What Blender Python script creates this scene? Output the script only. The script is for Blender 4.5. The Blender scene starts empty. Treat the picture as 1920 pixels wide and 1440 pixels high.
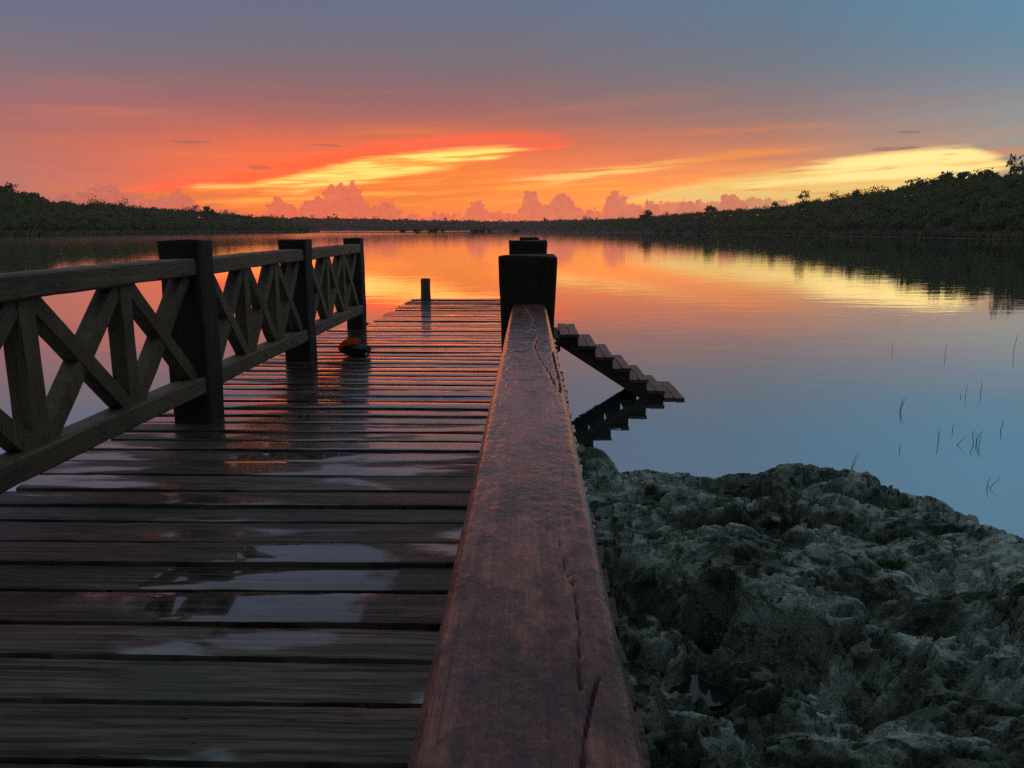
import bpy, math, random
import numpy as np
from mathutils import Vector, Matrix, Euler

R = math.radians
scene = bpy.context.scene
COL = scene.collection
rng = np.random.default_rng(7)
random.seed(7)

# ------------------------------------------------------------------ camera
F = 1442.0                    # focal length in pixels of a 1920 wide frame
PITCH, YAW = 11.37, 1.27      # degrees: down, and to the left of the pier's axis
CAM = Vector((0.0, 0.0, 2.0))
cam = bpy.data.cameras.new('camera')
cam.sensor_width = 36.0
cam.lens = 36.0 * F / 1920.0
cam.clip_start = 0.02
cam.clip_end = 9000
cam_o = bpy.data.objects.new('camera', cam)
cam_o.location = CAM
cam_o.rotation_euler = (R(90 - PITCH), 0, R(YAW))
COL.objects.link(cam_o)
scene.camera = cam_o
CM = Euler((R(90 - PITCH), 0, R(YAW))).to_matrix()


def ray(px, py):
    return (CM @ Vector(((px - 960) / F, -(py - 720) / F, -1.0))).normalized()


def azel(px, py):
    d = ray(px, py)
    return math.degrees(math.atan2(d.x, d.y)), math.degrees(math.asin(d.z))


def on_z(px, py, z):
    d = ray(px, py)
    return CAM + d * ((z - CAM.z) / d.z)


# ------------------------------------------------------------------ colour management
scene.view_settings.view_transform = 'Standard'
scene.view_settings.look = 'None'
scene.view_settings.gamma = 1
scene.view_settings.use_curve_mapping = False
scene.view_settings.exposure = 0.0
scene.render.engine = 'CYCLES'
scene.cycles.use_denoising = False      # keeps the fine grain of wood and stone
scene.cycles.max_bounces = 6
scene.cycles.glossy_bounces = 4
scene.cycles.diffuse_bounces = 3
scene.cycles.sample_clamp_indirect = 6


def lin(c):
    out = []
    for v in c[:3]:
        v /= 255.0
        out.append(v / 12.92 if v <= 0.04045 else ((v + 0.055) / 1.055) ** 2.4)
    return (out[0], out[1], out[2], 1.0)


# ------------------------------------------------------------------ node helpers
class T:
    """a node tree with short calls"""

    def __init__(self, tree):
        self.t = tree

    def n(self, typ, ins=None, **props):
        nd = self.t.nodes.new(typ)
        for k, v in props.items():
            setattr(nd, k, v)
        for k, v in (ins or {}).items():
            self.put(nd.inputs[k], v)
        return nd

    def put(self, sock, v):
        if isinstance(v, S):
            self.t.links.new(v.s, sock)
        elif isinstance(v, bpy.types.NodeSocket):
            self.t.links.new(v, sock)
        else:
            sock.default_value = v

    def m(self, op, a, b=0.0, c=0.0, clamp=False):
        nd = self.t.nodes.new('ShaderNodeMath')
        nd.operation = op
        nd.use_clamp = clamp
        for i, v in enumerate((a, b, c)):
            self.put(nd.inputs[i], v)
        return S(self, nd.outputs[0])

    def ss(self, x, a, b, lo=0.0, hi=1.0, kind='SMOOTHSTEP'):
        nd = self.n('ShaderNodeMapRange', {0: x, 1: a, 2: b, 3: lo, 4: hi}, interpolation_type=kind)
        nd.clamp = True
        return S(self, nd.outputs[0])

    def mix(self, f, a, b, blend='MIX'):
        nd = self.t.nodes.new('ShaderNodeMix')
        nd.data_type = 'RGBA'
        nd.blend_type = blend
        self.put(nd.inputs[0], f)
        self.put(nd.inputs[6], a)
        self.put(nd.inputs[7], b)
        return S(self, nd.outputs[2])

    def xyz(self, x, y, z=0.0):
        return S(self, self.n('ShaderNodeCombineXYZ', {0: x, 1: y, 2: z}).outputs[0])

    def noise(self, vec, scale=1.0, detail=3.0, rough=0.5, dist=0.0):
        nd = self.n('ShaderNodeTexNoise', {'Vector': vec, 'Scale': scale, 'Detail': detail,
                                           'Roughness': rough, 'Distortion': dist})
        return S(self, nd.outputs[0])

    def ramp(self, f, stops, interp='LINEAR'):
        nd = self.n('ShaderNodeValToRGB', {0: f})
        cr = nd.color_ramp
        cr.interpolation = interp
        while len(cr.elements) < len(stops):
            cr.elements.new(0.5)
        for e, (p, c) in zip(cr.elements, stops):
            e.position = p
        for e, (p, c) in zip(cr.elements, stops):
            e.color = c if len(c) == 4 else (c[0], c[1], c[2], 1)
        return S(self, nd.outputs[0])

    def curve(self, x, pts, x0, x1, y0, y1):
        """piecewise linear function of a socket"""
        nd = self.n('ShaderNodeFloatCurve', {0: 1.0, 1: self.m('DIVIDE', self.m('SUBTRACT', x, x0), x1 - x0, clamp=True)})
        cu = nd.mapping.curves[0]
        q = sorted(((p[0] - x0) / (x1 - x0), (p[1] - y0) / (y1 - y0)) for p in pts)
        cu.points[0].location = q[0]
        cu.points[1].location = q[-1]
        for p in q[1:-1]:
            cu.points.new(p[0], p[1])
        for p in cu.points:
            p.handle_type = 'VECTOR'
        nd.mapping.update()
        return S(self, nd.outputs[0]) * (y1 - y0) + y0


class S:
    def __init__(self, t, s):
        self.T, self.s = t, s

    def __add__(self, o): return self.T.m('ADD', self, o)
    def __radd__(self, o): return self.T.m('ADD', o, self)
    def __sub__(self, o): return self.T.m('SUBTRACT', self, o)
    def __rsub__(self, o): return self.T.m('SUBTRACT', o, self)
    def __mul__(self, o): return self.T.m('MULTIPLY', self, o)
    def __rmul__(self, o): return self.T.m('MULTIPLY', o, self)
    def __truediv__(self, o): return self.T.m('DIVIDE', self, o)
    def __pow__(self, o): return self.T.m('POWER', self, o)
    def sat(self): return self.T.m('ADD', self, 0.0, clamp=True)


# ------------------------------------------------------------------ sky (dusk, the sun is down behind the clouds)
def build_world():
    w = bpy.data.worlds.new('World')
    scene.world = w
    w.use_nodes = True
    w.node_tree.nodes.clear()
    t = T(w.node_tree)
    tc = t.n('ShaderNodeTexCoord')
    sep = t.n('ShaderNodeSeparateXYZ', {0: tc.outputs['Generated']})
    x, y, z = (S(t, sep.outputs[i]) for i in range(3))
    az = t.m('ARCTAN2', x, y) * (180 / math.pi)
    el = t.m('ARCSINE', z) * (180 / math.pi)
    ela = t.m('MAXIMUM', el, 0.0)

    # soft large-scale wobble of the base gradient
    wob = (t.noise(t.xyz(az * 0.035, el * 0.16), 1.0, 3, 0.5) - 0.5)
    elb = t.m('MAXIMUM', ela + wob * 2.0 * t.ss(ela, 1.0, 6.0), 0.0)
    tf = elb / 90.0

    ys = [425, 380, 340, 300, 260, 220, 180, 140, 80, 0]
    tab = {
        0: [(190, 112, 102), (200, 120, 108), (205, 126, 112), (201, 121, 108), (193, 116, 104), (176, 112, 111), (158, 112, 117), (140, 115, 121), (124, 116, 128), (109, 113, 139)],
        480: [(232, 112, 76), (250, 138, 52), (246, 118, 50), (236, 118, 68), (224, 115, 80), (190, 109, 97), (155, 106, 108), (137, 110, 115), (120, 112, 125), (106, 112, 138)],
        960: [(238, 132, 82), (252, 164, 62), (246, 152, 68), (228, 126, 76), (212, 116, 84), (174, 111, 102), (152, 110, 109), (134, 111, 116), (118, 113, 125), (103, 115, 140)],
        1440: [(232, 156, 106), (250, 190, 84), (242, 176, 88), (216, 148, 98), (190, 132, 106), (160, 126, 117), (138, 123, 124), (122, 123, 131), (108, 122, 139), (98, 124, 148)],
        1920: [(215, 170, 110), (220, 180, 110), (196, 170, 125), (172, 158, 140), (165, 158, 148), (154, 154, 151), (137, 147, 155), (121, 142, 157), (107, 139, 161), (97, 141, 167)],
    }
    cols = []
    for px in sorted(tab):
        st = []
        for yy, c in zip(ys, tab[px]):
            st.append((max(azel(px, yy)[1], 0.02) / 90, lin(c)))
        last = tab[px][-1]
        st.append((30 / 90, lin([0.55 * v + 0.45 * w_ for v, w_ in zip(last, (124, 138, 152))])))
        st.append((0.62, lin((138, 158, 167))))
        st.append((1.0, lin((142, 163, 171))))
        cols.append((azel(px, 300)[0], t.ramp(tf, st)))
    back = t.ramp(tf, [(0.0, lin((84, 82, 102))), (0.06, lin((84, 88, 112))), (0.35, lin((96, 106, 126))), (0.72, lin((132, 152, 162))), (1.0, lin((142, 163, 171)))])
    cols = [(-115, back)] + cols + [(115, back)]
    c = cols[0][1]
    for (a0, _), (a1, cc) in zip(cols, cols[1:]):
        c = t.mix(t.ss(az, a0, a1, kind='LINEAR'), c, cc)

    X0, X1, Y0, Y1 = -45, 45, -1, 15

    def cv(pts):
        return t.curve(az, [azel(*p) for p in pts], X0, X1, Y0, Y1)

    # wind-drawn streaks: noise stretched along the horizon, sheared up to the right
    sh = el - az * 0.045
    st1 = t.noise(t.xyz(az * 0.055, sh * 0.95), 1.0, 4, 0.55, 0.3)
    st2 = t.noise(t.xyz(az * 0.10 + 7.3, sh * 2.2), 1.0, 4, 0.6, 0.2)
    st3 = t.noise(t.xyz(az * 0.35 + 3.1, sh * 1.6), 1.0, 3, 0.6)
    st4 = t.noise(t.xyz(az * 0.22 + 4.0, (el - az * 0.06) * 5.0), 1.0, 4, 0.6, 0.3)
    ew = el + (st2 - 0.5) * 0.80 + (st3 - 0.5) * 0.40 + (st4 - 0.5) * 0.45

    # faint veil streaks everywhere low in the sky
    low = t.ss(el, 11.0, 3.5)
    inaz = t.ss(az, -42, -22) * t.ss(az, 44, 30)
    c = t.mix((t.ss(st1, 0.50, 0.72) * low * inaz * 0.55), c, lin((246, 140, 62)))
    c = t.mix((t.ss(st1, 0.48, 0.28) * low * inaz * 0.40), c, lin((176, 104, 96)))
    warm = t.ss(az, -26, -14) * t.ss(az, 24, 12) * t.ss(el, 4.4, 3.0) * t.ss(el, 0.9, 1.6)
    c = t.mix((t.ss(st2 * 0.6 + st4 * 0.4, 0.49, 0.58) * warm * 0.9), c, (1.4, 0.47, 0.06, 1))

    # the afterglow itself: red light far stronger than the eye or a camera can hold
    glow = t.ss(el, 8.0, 2.5) * t.ss(az, -36, -16) * t.ss(az, 30, 8)
    c = t.mix(glow, c, t.mix(1.0, c, (1.45, 1.0, 1.0, 1), 'MULTIPLY'))
    # red glow above the main opening
    rt = cv([(250, 352), (330, 330), (420, 322), (520, 303), (620, 282), (720, 264), (840, 254), (960, 250), (1040, 252), (1075, 262)])
    rb = cv([(250, 356), (330, 356), (420, 352), (520, 342), (620, 325), (720, 305), (840, 290), (960, 284), (1040, 276), (1075, 264)])
    mr = t.ss(ew, rt + 0.45, rt - 0.75) * t.ss(ew, rb - 0.5, rb + 0.1)
    c = t.mix(mr * t.ss(st1, 0.30, 0.60, 0.25, 0.62), c, (1.7, 0.125, 0.024, 1))
    # deep orange below it
    ot = cv([(300, 360), (365, 352), (700, 318), (850, 305), (960, 292), (1000, 300), (1001, 330)])
    ob = cv([(300, 385), (365, 392), (700, 400), (850, 380), (960, 360), (1000, 345), (1001, 330)])
    mo = t.ss(ew, ot + 0.2, ot - 0.3) * t.ss(ew, ob - 0.5, ob + 0.3)
    c = t.mix(mo * t.ss(az, azel(990, 330)[0], azel(860, 330)[0]) * 0.55, c, lin((250, 140, 48)))
    # main bright opening
    At = cv([(350, 350), (372, 346), (470, 344), (530, 333), (600, 315), (680, 297), (760, 286), (860, 279), (950, 275), (990, 279)])
    Ab = cv([(350, 351), (372, 354), (470, 356), (560, 357), (640, 351), (700, 340), (770, 324), (850, 312), (930, 296), (990, 282)])
    mA = t.ss(ew, At + 0.22, At - 0.30) * t.ss(ew, Ab - 0.25, Ab + 0.40)
    mA2 = mA * t.ss(st2, 0.40, 0.56, 0.05, 1.0) * t.ss(st3, 0.30, 0.52, 0.55, 1.0)
    c = t.mix(mA, c, (2.4, 0.42, 0.06, 1))
    c = t.mix(mA2 * 0.95, c, (4.5, 0.98, 0.22, 1))
    # second thin opening under it
    Bt = cv([(380, 376), (440, 372), (560, 366), (700, 360), (800, 361)])
    Bb = cv([(380, 378), (440, 380), (560, 375), (700, 369), (800, 363)])
    mB = t.ss(ew, Bt + 0.10, Bt - 0.22) * t.ss(ew, Bb - 0.22, Bb + 0.10)
    c = t.mix(mB * 0.85, c, (2.6, 0.56, 0.08, 1))
    # long thin streak rising to the right
    Ct = cv([(975, 334), (1040, 325), (1130, 314), (1210, 306), (1290, 294), (1380, 282), (1490, 276), (1540, 274)])
    Cb = cv([(975, 337), (1040, 339), (1130, 326), (1210, 320), (1290, 306), (1380, 296), (1490, 281), (1540, 275)])
    mC = t.ss(ew, Ct + 0.12, Ct - 0.25) * t.ss(ew, Cb - 0.25, Cb + 0.12)
    c = t.mix(mC * 0.9, c, lin((252, 152, 76)))
    c = t.mix(mC * t.ss(az, 14, 5) * t.ss(st2, 0.4, 0.55) * 0.9, c, (1.25, 0.72, 0.20, 1))
    # yellow opening over the far shore
    Dt = cv([(1180, 366), (1280, 345), (1380, 328), (1480, 313), (1580, 292), (1680, 279), (1760, 274), (1820, 272), (1860, 286), (1905, 304)])
    Db = cv([(1180, 372), (1280, 372), (1380, 384), (1480, 392), (1580, 395), (1680, 390), (1760, 380), (1820, 350), (1860, 322), (1905, 306)])
    mD = t.ss(ew, Dt + 0.15, Dt - 0.50) * t.ss(ew, Db - 0.6, Db + 0.3)
    c = t.mix(mD * t.ss(st2 * 0.6 + st4 * 0.4, 0.36, 0.52, 0.20, 1.0), c, (1.08, 0.70, 0.20, 1))
    c = t.mix(mD * t.ss(st1, 0.44, 0.60) * 0.8, c, (1.45, 1.05, 0.40, 1))
    c = t.mix(mD * t.ss(st2 * 0.5 + st4 * 0.5, 0.45, 0.36) * 0.8, c, lin((226, 150, 84)))

    # small grey cloud scraps
    for (px, py, hw, hh) in ((1665, 279, 1.1, 0.13), (1705, 276, 0.7, 0.12), (1705, 248, 0.8, 0.10), (358, 266, 1.3, 0.10), (486, 314, 0.9, 0.18), (610, 272, 1.2, 0.08)):
        a0, e0 = azel(px, py)
        dd = (((az - a0) / hw) ** 2 + ((el - e0 + (st3 - 0.5) * 0.25) / hh) ** 2)
        c = t.mix(t.ss(dd, 1.3, 0.3) * 0.5, c, lin((150, 100, 95)))

    # cumulus towers along the horizon, seen against the light
    n1 = t.n('ShaderNodeTexNoise', {'Vector': t.xyz(az * 0.9, el * 1.1, 2.0), 'Scale': 1.0, 'Detail': 5.0, 'Roughness': 0.62})
    sc = t.n('ShaderNodeSeparateColor', {0: n1.outputs[1]})
    vo = t.n('ShaderNodeTexVoronoi', {'Vector': t.xyz(az * 2.1 + (S(t, sc.outputs[1]) - 0.5) * 1.5, el * 2.3 + (S(t, sc.outputs[0]) - 0.5) * 1.5), 'Scale': 1.0, 'Smoothness': 0.25}, feature='SMOOTH_F1')
    n4 = t.n('ShaderNodeSeparateColor', {0: t.n('ShaderNodeTexNoise', {'Vector': t.xyz(az * 3.2, el * 3.4, 5.0), 'Scale': 1.0, 'Detail': 5.0, 'Roughness': 0.6}).outputs[1]})
    azd = az + (S(t, sc.outputs[0]) - 0.5) * 0.55 + (S(t, n4.outputs[0]) - 0.5) * 0.75
    eld = el + (S(t, sc.outputs[1]) - 0.5) * 0.35 + (S(t, n4.outputs[1]) - 0.5) * 0.50 + (S(t, vo.outputs[0]) - 0.40) * -0.0 - (0.42 - S(t, vo.outputs[0])) * 0.62

    def prof(pts, aa):
        q = [azel(*p) for p in pts]
        return t.curve(aa, [(X0, -0.8)] + q + [(X1, -0.8)], X0, X1, Y0, Y1)

    # paler bank behind
    pB = prof([(40, 400), (90, 372), (130, 360), (190, 352), (230, 356), (280, 372), (330, 366), (380, 384), (460, 400), (560, 404), (700, 402), (800, 406), (900, 406), (1000, 404), (1100, 400), (1180, 390), (1230, 380), (1330, 376), (1390, 370), (1460, 374), (1540, 380), (1640, 400)], az + (S(t, sc.outputs[2]) - 0.5) * 0.8)
    mB2 = t.ss(eld, pB + 0.10, pB - 0.10)
    cb = t.ramp(t.ss(az, -36, 25, kind='LINEAR'), [(0.0, lin((193, 117, 110))), (0.3, (1.0, 0.21, 0.10, 1)), (0.6, (1.0, 0.235, 0.11, 1)), (1.0, lin((206, 142, 118)))])
    c = t.mix(mB2 * 0.85, c, cb)
    # towers in front
    pT = prof([(95, 420), (110, 366), (150, 360), (185, 346), (205, 346), (228, 356), (245, 384), (262, 380), (300, 366), (318, 358), (345, 357), (365, 380), (400, 402),
               (490, 402), (506, 378), (522, 370), (545, 378), (556, 398), (572, 374), (592, 372), (604, 366), (614, 348), (634, 350), (645, 340), (662, 339), (672, 356), (690, 388),
               (705, 392), (722, 376), (738, 376), (752, 400), (868, 404), (882, 382), (898, 370), (910, 392), (970, 400), (982, 362), (1000, 357), (1016, 376), (1030, 378), (1040, 364),
               (1060, 362), (1076, 378), (1092, 396), (1130, 394), (1138, 370), (1152, 358), (1163, 350), (1170, 374), (1190, 376), (1202, 394), (1212, 376), (1232, 380), (1244, 402),
               (1266, 400), (1272, 378), (1288, 376), (1310, 378), (1318, 402), (1345, 396), (1352, 366), (1376, 360), (1396, 372), (1410, 400)], azd)
    mT = t.ss(eld, pT + 0.035, pT - 0.035)
    ct = t.ramp(t.ss(az, -36, 25, kind='LINEAR'), [(0.0, lin((198, 116, 106))), (0.3, (0.98, 0.175, 0.085, 1)), (0.55, (0.93, 0.20, 0.100, 1)), (1.0, lin((216, 140, 112)))])
    puff = (S(t, n4.outputs[2]) - 0.5) * 0.9 + (S(t, vo.outputs[0]) - 0.4) * 0.35
    ct = t.mix(t.ss(puff, -0.05, 0.28) * 0.30, ct, (1.0, 0.30, 0.13, 1))
    ct = t.mix(t.ss(puff, 0.02, -0.28) * 0.30, ct, lin((176, 96, 84)))
    c = t.mix(t.ss(t.m('ABSOLUTE', eld - pT), 0.11, 0.0) * mB2 * 0.30, c, (1.2, 0.42, 0.12, 1))
    c = t.mix(mT * t.ss(el, 0.2, 1.6, 0.55, 0.95), c, ct)
    hz = t.ss(el, 0.9, 0.1)
    c = t.mix(hz * 0.35 * inaz, c, t.ramp(t.ss(az, -36, 30, kind='LINEAR'), [(0.0, lin((186, 108, 102))), (0.35, (1.1, 0.18, 0.09, 1)), (0.7, (1.0, 0.24, 0.12, 1)), (1.0, lin((200, 150, 120)))]))

    bg = t.n('ShaderNodeBackground', {0: c, 1: 1.0})
    out = t.n('ShaderNodeOutputWorld', {0: bg.outputs[0]})
    w.cycles.sampling_method = 'MANUAL'
    w.cycles.sample_map_resolution = 1024


build_world()


# ------------------------------------------------------------------ material helpers
def mat(name, fn):
    m = bpy.data.materials.new(name)
    m.use_nodes = True
    m.node_tree.nodes.clear()
    t = T(m.node_tree)
    out = t.n('ShaderNodeOutputMaterial')
    sh = fn(t)
    t.put(out.inputs[0], sh)
    return m


def pos(t):
    g = t.n('ShaderNodeNewGeometry')
    return g.outputs['Position']


def split(t, v):
    s = t.n('ShaderNodeSeparateXYZ', {0: v})
    return tuple(S(t, s.outputs[i]) for i in range(3))


def bump(t, h, dist, strength=1.0, normal=None):
    ins = {'Height': h, 'Distance': dist, 'Strength': strength}
    if normal is not None:
        ins['Normal'] = normal
    return t.n('ShaderNodeBump', ins).outputs[0]


def princ(t, **k):
    names = {'color': 'Base Color', 'rough': 'Roughness', 'normal': 'Normal', 'ior': 'IOR', 'metal': 'Metallic',
             'spec': 'Specular IOR Level', 'coat': 'Coat Weight', 'coat_rough': 'Coat Roughness', 'coat_ior': 'Coat IOR', 'coat_normal': 'Coat Normal', 'sss': 'Subsurface Weight',
             'trans': 'Transmission Weight'}
    return t.n('ShaderNodeBsdfPrincipled', {names[a]: b for a, b in k.items()}).outputs[0]


def m_deck(t):
    x, y, z = split(t, pos(t))
    oi = t.n('ShaderNodeObjectInfo')
    rnd = S(t, oi.outputs['Random'])
    seed = rnd * 37.0
    rndv = oi.outputs['Random']
    grain = t.noise(t.xyz(x * 2.2, y * 55.0, seed), 1.0, 5, 0.62, 0.6)
    fine = t.noise(t.xyz(x * 9.0, y * 190.0, seed), 1.0, 3, 0.6)
    blot = t.noise(t.xyz(x * 1.3, y * 1.6, 4.0), 1.0, 4, 0.6)
    crk = t.noise(t.xyz(x * 1.1, y * 26.0, seed + 9.0), 1.0, 2, 0.5, 1.1)
    crack = t.ss(t.m('ABSOLUTE', crk - 0.5), 0.008, 0.0) * t.ss(t.noise(t.xyz(x * 1.7, y * 3.0, seed), 1.0, 1, 0.5), 0.50, 0.60)
    # where water stands or has soaked in
    wet = t.noise(t.xyz(x * 1.1, y * 4.2, seed * 0.10), 1.0, 4, 0.55, 0.4)
    wob = (t.noise(t.xyz(x * 5.0, y * 5.0, 1.0), 1.0, 3, 0.55) - 0.5)
    p1 = t.ss(((x + 0.86) / 0.36) ** 2 + ((y - 2.46) / 0.33) ** 2 + wob * 2.4 + (t.noise(t.xyz(x * 1.8, y * 2.4, 7.0), 1.0, 2, 0.5) - 0.5) * 2.2 + (S(t, rndv) - 0.5) * 0.5, t.ss(x, -1.05, -0.75, 1.04, 1.12), t.ss(x, -1.05, -0.75, 0.96, 0.40))
    p2 = t.ss(((x + 1.25) / 0.36) ** 2 + ((y - 3.96) / 0.12) ** 2 + wob * 1.1, 1.10, 0.80)
    p3 = t.ss(((x + 0.78) / 0.20) ** 2 + ((y - 2.10) / 0.10) ** 2 + wob * 2.2, 1.10, 0.55) * 0.8
    pud = t.m('MAXIMUM', t.m('MAXIMUM', p1, p2), t.m('MAXIMUM', p3, t.ss(wet + t.ss(y, 3.6, 7.5, -0.34, 0.05) + t.ss(x, -1.9, -1.2, -0.10, 0.0), 0.545, 0.60)))
    nz = split(t, t.n('ShaderNodeNewGeometry').outputs['True Normal'])[2]
    up = t.ss(nz, 0.70, 0.95)
    pud = pud * up
    damp = up * t.ss(wet + t.ss(y, 2.0, 5.5, -0.17, 0.15) + t.ss(x, -2.2, -1.2, -0.06, 0.0), 0.43, 0.53)
    base = t.mix(t.ss(grain, 0.36, 0.64), (0.026, 0.020, 0.016, 1), (0.200, 0.142, 0.112, 1))
    base = t.mix(t.ss(fine, 0.55, 0.75) * 0.5, base, (0.15, 0.115, 0.090, 1))
    kx, ky = x * 2.1 + seed, y * 5.5
    kv = t.n('ShaderNodeTexVoronoi', {'Vector': t.xyz(kx, ky, 0.0), 'Scale': 1.0, 'Randomness': 1.0}, feature='F1')
    kd = S(t, kv.outputs[0])
    knot = t.ss(kd, 0.085, 0.03)
    base = t.mix(knot * 0.85, base, (0.010, 0.008, 0.006, 1))
    base = t.mix(t.ss(blot, 0.45, 0.62) * 0.55, base, (0.040, 0.046, 0.036, 1))
    base = t.mix(t.ss(t.noise(t.xyz(x * 0.8, y * 2.6, 14.0), 1.0, 4, 0.6), 0.50, 0.62) * 0.5, base, (0.085, 0.050, 0.038, 1))
    base = t.mix(1.0, base, t.ramp(rnd, [(0.0, (0.55, 0.52, 0.50)), (0.5, (0.95, 0.95, 0.92)), (1.0, (1.35, 1.25, 1.10))]), 'MULTIPLY')
    base = t.mix(damp * 0.40, base, (0.034, 0.022, 0.017, 1))
    base = t.mix(crack * 0.9, base, (0.006, 0.005, 0.005, 1))
    rough = t.ss(damp, 0.0, 1.0, 0.52, 0.20, kind='LINEAR') + (grain - 0.5) * 0.12
    rough = rough * (1.0 - pud) + pud * 0.035
    # undulation across the grain that smears reflections towards the horizon
    und = t.noise(t.xyz(x * 1.5, y * 22.0, seed), 1.0, 3, 0.5)
    h = (grain * 0.6 + fine * 0.30 + und * 0.65 - crack * 3.0 - knot * 0.5) * (1.0 - pud * 0.92)
    nrm = bump(t, h, 0.0045, 0.9)
    return princ(t, color=base, rough=rough, normal=nrm, ior=1.5, spec=t.ss(damp, 0, 1, 0.30, 0.8), coat=t.m('MAXIMUM', damp, pud) * 0.9, coat_rough=rough * 0.5, coat_ior=2.3 - pud * 0.6)


def wood(c0, c1, c2, ax='y', rough=0.6, scale=1.0):
    def fn(t):
        tc = t.n('ShaderNodeTexCoord')
        v = tc.outputs['Object']
        x, y, z = split(t, v)
        px, py, pz = split(t, pos(t))
        oi = t.n('ShaderNodeObjectInfo')
        sd = S(t, oi.outputs['Random']) * 31.0
        if ax == 'z':
            vec, vf = t.xyz(px * 22 * scale, py * 22 * scale, pz * 1.6), t.xyz(px * 90, py * 90, pz * 7)
        else:
            vec, vf = t.xyz(px * 22 * scale, py * 1.8, pz * 22 * scale), t.xyz(px * 90, py * 8, pz * 90)
        vn = t.n('ShaderNodeVectorMath', {0: vec, 1: t.xyz(sd, sd, sd)}, operation='ADD').outputs[0]
        g = t.noise(vn, 1.0, 5, 0.65, 0.8)
        f = t.noise(vf, 1.0, 3, 0.6)
        b = t.noise(t.xyz(px * 3.1, py * 3.1, pz * 3.1), 1.0, 4, 0.6)
        base = t.mix(g, c0, c1)
        base = t.mix(t.ss(b, 0.44, 0.68) * 0.6, base, c2)
        crk = t.ss(t.m('ABSOLUTE', g - 0.52), 0.012, 0.0)
        base = t.mix(crk * 0.6, base, (0.008, 0.006, 0.005, 1))
        h = g * 0.7 + f * 0.3 - crk * 0.5
        return princ(t, color=base, rough=(f - 0.5) * 0.2 + rough, normal=bump(t, h, 0.006, 0.8), ior=1.45, spec=0.4)
    return fn


def m_rail(t):
    """old wet reddish handrail; the attribute 'soak' marks darker soaked spots, 'dirt' what lies in the cracks"""
    x, y, z = split(t, pos(t))
    soak = S(t, t.n('ShaderNodeAttribute', attribute_name='soak').outputs['Fac'])
    dirt = S(t, t.n('ShaderNodeAttribute', attribute_name='dirt').outputs['Fac'])
    g = t.noise(t.xyz(x * 95, y * 2.2, 1.0), 1.0, 6, 0.70, 0.5)
    g2 = t.noise(t.xyz(x * 320, y * 5.0, 6.0), 1.0, 4, 0.65, 0.2)
    b = t.noise(t.xyz(x * 16, y * 9.0, 2.0), 1.0, 5, 0.68, 0.3)
    b2 = t.noise(t.xyz(x * 40, y * 26.0, 5.0), 1.0, 4, 0.65)
    fine = t.noise(t.xyz(x * 210, y * 120, 0.0), 1.0, 4, 0.6)
    base = t.mix(t.ss(g * 0.7 + g2 * 0.3, 0.34, 0.66), (0.180, 0.056, 0.040, 1), (0.560, 0.190, 0.140, 1))
    base = t.mix(t.ss(b * 0.7 + g * 0.3, 0.47, 0.60) * 0.75, base, (0.026, 0.012, 0.010, 1))
    base = t.mix(t.ss(b2, 0.50, 0.66) * 0.75, base, (0.060, 0.034, 0.030, 1))
    base = t.mix(t.ss(b2, 0.42, 0.30) * 0.45, base, (0.70, 0.240, 0.170, 1))
    base = t.mix(t.ss(g2, 0.60, 0.72) * 0.6, base, (0.020, 0.010, 0.008, 1))
    base = t.mix(soak * 0.8, base, (0.030, 0.024, 0.028, 1))
    base = t.mix(dirt, base, (0.006, 0.005, 0.005, 1))
    rough = (b - 0.5) * 0.30 + 0.50 - soak * 0.16 + dirt * 0.4
    h = g * 1.0 + g2 * 0.6 + b2 * 0.4 + fine * 0.35
    mid = t.noise(t.xyz(x * 26, y * 15, 8.0), 1.0, 4, 0.6)
    nrm = bump(t, h + mid * 1.5, 0.0075, 1.0)
    nrm2 = bump(t, mid * 1.0 + b2 * 0.35 + fine * 0.08, 0.0045, 1.0)
    return princ(t, color=base, rough=rough, normal=nrm, ior=1.5, spec=0.25, coat=t.ss(y, 0.5, 1.4, 0.40, 0.95), coat_rough=0.16, coat_ior=t.ss(y, 0.6, 2.0, 1.50, 2.20), coat_normal=nrm2)


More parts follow.
